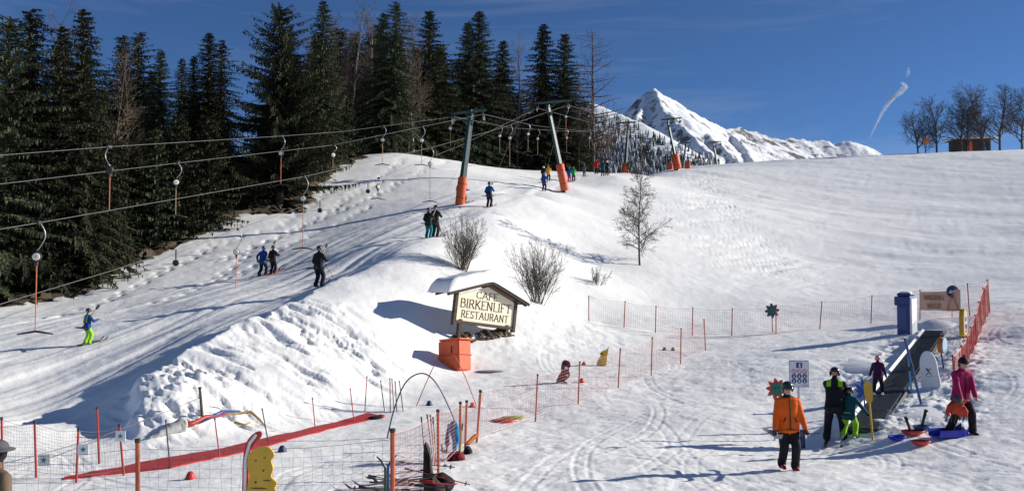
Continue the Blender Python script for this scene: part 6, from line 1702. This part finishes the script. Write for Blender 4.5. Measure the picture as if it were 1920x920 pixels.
for s in (-1, 1):
    m = MB(); m.tube([(.12, s * .19, .16), (.16, s * .22, .24), (.22, s * .19, .16)], .018, 6); m.build('brake_lever', BOOT, t)
# bundle of red child's clothes in the woman's hand
t = thing('child_garment', 'red and grey child jacket with straps held by the woman in raspberry', 'garment', WOM + Vector((-.22, -.26, .55)))
m = MB()
m.ball((0, 0, .10), (.15, .10, .17), 14, 8); m.ball((.07, -.02, .02), (.11, .09, .14), 12, 7); m.ball((-.08, .01, .04), (.10, .08, .11), 12, 7)
m.tube([(-.10, -.03, .18), (-.19, -.05, .10), (-.23, -.05, -.02), (-.21, -.05, -.10)], [.055, .05, .045, .035], 9); m.tube([(.10, -.04, .10), (.16, -.06, .0), (.15, -.06, -.12)], [.055, .05, .038], 9)
m.build('body', cloth('coral', (.50, .06, .03)), t, True)
m = MB(); m.ball((.02, -.02, .26), (.13, .10, .09), 12, 6); m.build('hood', GREY, t, True)
for k in range(5):
    m = MB(); x = -.2 + .09 * k; m.tube([(x, -.02, .05), (x - .02, -.03, -.08), (x - .05 + .02 * (k % 2), -.02, -.20 - .03 * (k % 3))], .012, 5); m.build('strap', BOOT, t)
# skis carried by the man in orange
def carried_ski(label, c, ax, L, material):
    u = Vector(ax).normalized(); w = u.cross(Vector((0, 0, 1))).normalized(); h = w.cross(u); t = thing('carried_ski', label, 'ski', c)
    m = MB(); vs = []; fs = []; n = 10
    for i in range(n + 1):
        s = i / n; q = u * (L * (s - .5)) + h * (.10 * max(0, (s - .85) / .15) ** 2); wd = .05 * (1.1 - .3 * math.sin(s * math.pi)) * (.6 if i in (0, n) else 1)
        vs += [q - w * wd - h * .01, q + w * wd - h * .01, q + w * wd + h * .01, q - w * wd + h * .01]
    for i in range(n):
        for k in range(4): fs.append((i * 4 + k, i * 4 + (k + 1) % 4, i * 4 + 4 + (k + 1) % 4, i * 4 + 4 + k))
    fs += [(0, 1, 2, 3), (n * 4 + 3, n * 4 + 2, n * 4 + 1, n * 4)]
    m.add(vs, fs); m.build('blade', material, t); m = MB(); m.box(h * .03, (.06, .22, .05), u.to_track_quat('Y', 'Z').to_matrix(), 0, .01); m.build('binding', BOOT, t)
carried_ski('short ski in the left-hand side hand of the man in orange, tip forward', man + Vector((-.33, -.10, .71)), (.10, -1.0, -.10), .85, mat('ski_grey', (.25, .25, .27), .3))
carried_ski('short dark ski in the right-hand side hand of the man in orange', man + Vector((.30, -.05, .70)), (-.25, .95, -.20), .95, SKI_M[0])

# ------------------------------------------------------------------ ski pile and clothes at the fence corner
def rest_ski(label, px, py, d, ang, L, mi, roll=0.0, z=.05, group='skis and poles dumped in a pile'):
    p = at(px, py, d); o = link('loose_ski', ski_mesh(L, mi), None, (p.x, p.y, gz(p.x, p.y) + z), (roll, 0.03, ang)); tag(o, label, 'ski', group)
r_ = random.Random(12)
for k, (px, py, d, ang, L, mi, lb) in enumerate([(700, 925, 14.6, 1.75, 1.5, 0, 'dark ski at the far left of the pile'), (735, 910, 15.0, 1.45, 1.4, 1, 'red ski across the middle of the pile'), (760, 905, 15.3, 1.9, 1.5, 2, 'pale ski slanting over the pile'), (780, 915, 15.0, 1.3, 1.4, 0, 'dark ski under the hanging dark jacket'), (720, 930, 14.4, 1.6, 1.5, 2, 'pale ski at the lower edge of the pile'), (800, 920, 14.8, 1.2, 1.3, 1, 'red ski at the right end of the pile'), (750, 925, 14.6, 2.1, 1.4, 0, 'dark ski lying crosswise at the front of the pile')]):
    rest_ski(lb, px, py, d, ang, L, mi, 0, .04 + .05 * k)
for k, (px, py, d, dx, dy, z, lb) in enumerate([(690, 915, 14.8, 1.2, .15, .25, 'ski pole lying flat at the left of the pile'), (760, 915, 15.0, 1.1, -.3, .38, 'ski pole lying on top of the pile'), (800, 910, 15.2, -1.1, .35, .33, 'ski pole lying crosswise near the hanging jacket'), (745, 905, 15.4, .95, .5, .42, 'ski pole sticking out of the back of the pile')]):
    p = at(px, py, d); g = gz(p.x, p.y); ski_pole(lb, (p.x, p.y, g + z + .1), (p.x + dx, p.y + dy, g + z - .1), [None, post_red, white_plastic, dark_steel][k])
for k in range(14):
    px = r_.uniform(690, 815); py = r_.uniform(893, 925); d = 14.2 + (925 - py) * .035; p = at(px, py, d); g = gz(p.x, p.y); a = r_.uniform(-.5, .5) + (math.pi if r_.random() < .4 else 0); L = r_.uniform(.7, 1.05); z = r_.uniform(.06, .30)
    ski_pole('one of the jumbled ski poles in the pile at the orange post', (p.x - L / 2 * math.cos(a), p.y - L / 2 * math.sin(a), g + z + r_.uniform(0, .15)), (p.x + L / 2 * math.cos(a), p.y + L / 2 * math.sin(a), g + z), [BROWN, post_red, dark_steel, rod_wood][k % 4])['group'] = 'jumbled ski poles in the pile'
# skis standing upright
def upright_ski(label, px, top_py, base_py, d, mi, bend):
    b = at(px, base_py, d); b.z = gz(b.x, b.y); tp = at(px, top_py, d); L = tp.z - b.z; m = MB(); pts = []
    for k in range(12):
        u = k / 11; pts.append((bend * .14 * max(0, (u - .8) / .2) ** 1.6, 0, -.15 + (L + .15) * u))
    m.tube(pts, [.024] * 10 + [.022, .010], 5, flat=.4); o = m.build('upright_ski', SKI_M[mi] if mi is not None else mat('ski_green', (.03, .06, .035), .3), None, False, b); tag(o, label, 'ski', 'skis stuck upright at the ski pile')
upright_ski('dark green ski stuck upright left of the orange post', 722, 855, 975, 14.2, None, -1); upright_ski('blue-grey ski stuck upright beside the orange post', 727, 852, 975, 14.3, 3, 1)
# bundle of red poles and the odd ski poles along the fine net
for k, (a_, b_, mm, lb) in enumerate([((801, 778), (812, 870), post_red, 'red pole leaning in the bundle, leftmost'), ((807, 779), (815, 872), post_orange, 'orange pole leaning in the bundle, second'), ((812, 783), (818, 874), post_red, 'red pole leaning in the bundle, third'), ((790, 782), (797, 862), dark_steel, 'dark ski pole standing left of the red bundle'), ((867, 795), (862, 862), mat('lime_pole', (.25, .4, .08), .4), 'lime ski pole between the hanging blue jacket and the net post'), ((838, 838), (834, 880), white_plastic, 'white ski pole under the hanging blue jacket'), ((828, 835), (836, 880), white_plastic, 'second white ski pole under the hanging blue jacket')]):
    b = onground(*b_); ski_pole(lb, at(a_[0], a_[1], b.y), b, mm, k > 2)
def hanging(name, label, outline, d, material, thick=.14, cat='jacket', extra=()):
    P_ = [at(x, y, d) for x, y in outline]; c = sum(P_, Vector()) / len(P_)
    t = thing(name, label, cat, c); n = len(P_); ns = 6; vs = []; fs = []; r_ = random.Random(len(outline))
    sm = smooth_closed([(q.x - c.x, q.z - c.z) for q in P_], 4); n = len(sm)
    for j in range(-ns, ns + 1):
        w = math.sqrt(max(0.0, 1 - (j / ns) ** 2)); w = .35 + .65 * w
        for k, (x, z) in enumerate(sm): vs.append((x * w, j / ns * thick * (.8 + .3 * math.sin(k * .9)), z * (w * .4 + .6)))
    for j in range(2 * ns):
        for k in range(n): fs.append((j * n + k, j * n + (k + 1) % n, j * n + n + (k + 1) % n, j * n + n + k))
    fs += [tuple(range(n)), tuple(range(2 * ns * n + n - 1, 2 * ns * n - 1, -1))]
    m = MB(); m.add(vs, fs); m.build('cloth', material, t, True)
    return t
dk = mat('dark_brown_cloth', (0.028, 0.018, 0.016), .9, vary=.3, scale=6, bump=.6, bscale=9)
hanging('hanging_jacket', 'dark brown jacket hung pointed over the poles at the ski pile', [(797, 828), (803, 838), (808, 860), (812, 885), (822, 900), (835, 912), (830, 925), (800, 925), (792, 905), (794, 870), (794, 845)], 15.2, dk, .16)
hanging('backpack', 'black rucksack slumped right of the dark brown jacket', [(818, 890), (832, 886), (845, 895), (853, 902), (850, 914), (840, 922), (822, 922), (814, 908)], 15.4, BLACK, .2, 'rucksack')
hanging('hanging_jacket', 'bright blue jacket hung on the fine net between red posts', [(846, 790), (854, 789), (860, 800), (862, 826), (857, 836), (855, 846), (849, 844), (848, 826), (844, 812), (842, 800)], 18.2, cloth('sky_blue', (.01, .17, .33)), .10)
hanging('hanging_jacket', 'small grey-blue garment hung left of the bright blue jacket', [(840, 792), (844, 800), (843, 815), (843, 832), (838, 836), (834, 830), (836, 812), (839, 800)], 18.0, cloth('slate', (.06, .07, .13)), .07)
hanging('bag', 'dark red bag standing at the foot of the net under the blue jacket', [(842, 850), (855, 845), (868, 848), (872, 862), (862, 868), (845, 866), (838, 860)], 18.6, cloth('wine', (.16, .015, .025)), .2, 'bag')
hanging('bag', 'black round rucksack hanging at the net corner', [(872, 838), (880, 836), (886, 846), (884, 858), (874, 860), (868, 850)], 19.4, BLACK, .15, 'bag')
p0, p1 = at(876, 832, 19.6), at(894, 814, 20.2); m = MB(); m.tube([p0, p1], .07, 4, flat=.35); tag(m.build('plank', orange_paint), 'short orange plank leaning between the posts at the net corner', 'plank')

# ------------------------------------------------------------------ hut on the right crest
dark_wood = mat('hut_wood', (0.05, 0.04, 0.035), .85, vary=.3, scale=2)
def hut():
    p = at(1818, 281, 177); g = gz(p.x, p.y); t = thing('hut', 'low dark wooden hut with snowy roof among the bare trees on the crest', 'hut', (p.x, p.y, g - .4), R(6))
    top = at(1818, 263, 177).z - g + .4; W = 7.0
    for k in range(16):
        m = MB(); m.box((-W / 2 + W / 32 + k * W / 16, -1.5 + .01 * (k % 2), top / 2), (W / 16 - .03, .12, top)); m.build('wall_board', dark_wood, t)
    m = MB(); m.box((0, .1, top / 2 - .05), (W - .1, 3.0, top - .1)); m.build('wall', dark_wood, t)
    m = MB(); m.prism([(-W / 2 - .5, top - .25), (W / 2 + .6, top), (W / 2 + .6, top + .14), (-W / 2 - .5, top - .11)], -2.2, 2.2); rf = m.build('roof', wood_dark, t)
    m = MB(); m.prism(smooth_closed([(-W / 2 - .5, top - .10), (W / 2 + .6, top + .15), (W / 2 + .55, top + .5), (0, top + .50), (-W / 2 - .4, top + .2)], 3), -2.25, 2.25); m.build('snow_cap', snowcap, rf)
    m = MB(); m.box((-1.0, -1.62, top * .5), (1.0, .1, top * .7)); m.build('door', orange_pad, t)
    m = MB(); m.box((2.0, -1.6, top * .6), (1.6, .08, .7)); m.build('window', LENS, t)
hut()
t, p, v = stick('small orange flag on a pole left of the hut on the crest', 'flag', 'flag', 1742, 283, 258, dark_steel, .04, 160)
m = MB(); m.add([(v.x, 0, v.z), (v.x - .9, .15, v.z - .1), (v.x - 1.0, -.05, v.z - 1.1), (v.x, 0, v.z - 1.0), (v.x, .03, v.z), (v.x - .9, .18, v.z - .1), (v.x - 1.0, -.02, v.z - 1.1), (v.x, .03, v.z - 1.0)], [(0, 1, 2, 3), (7, 6, 5, 4), (0, 4, 5, 1), (1, 5, 6, 2), (2, 6, 7, 3), (3, 7, 4, 0)]); m.build('cloth', orange_paint, t)
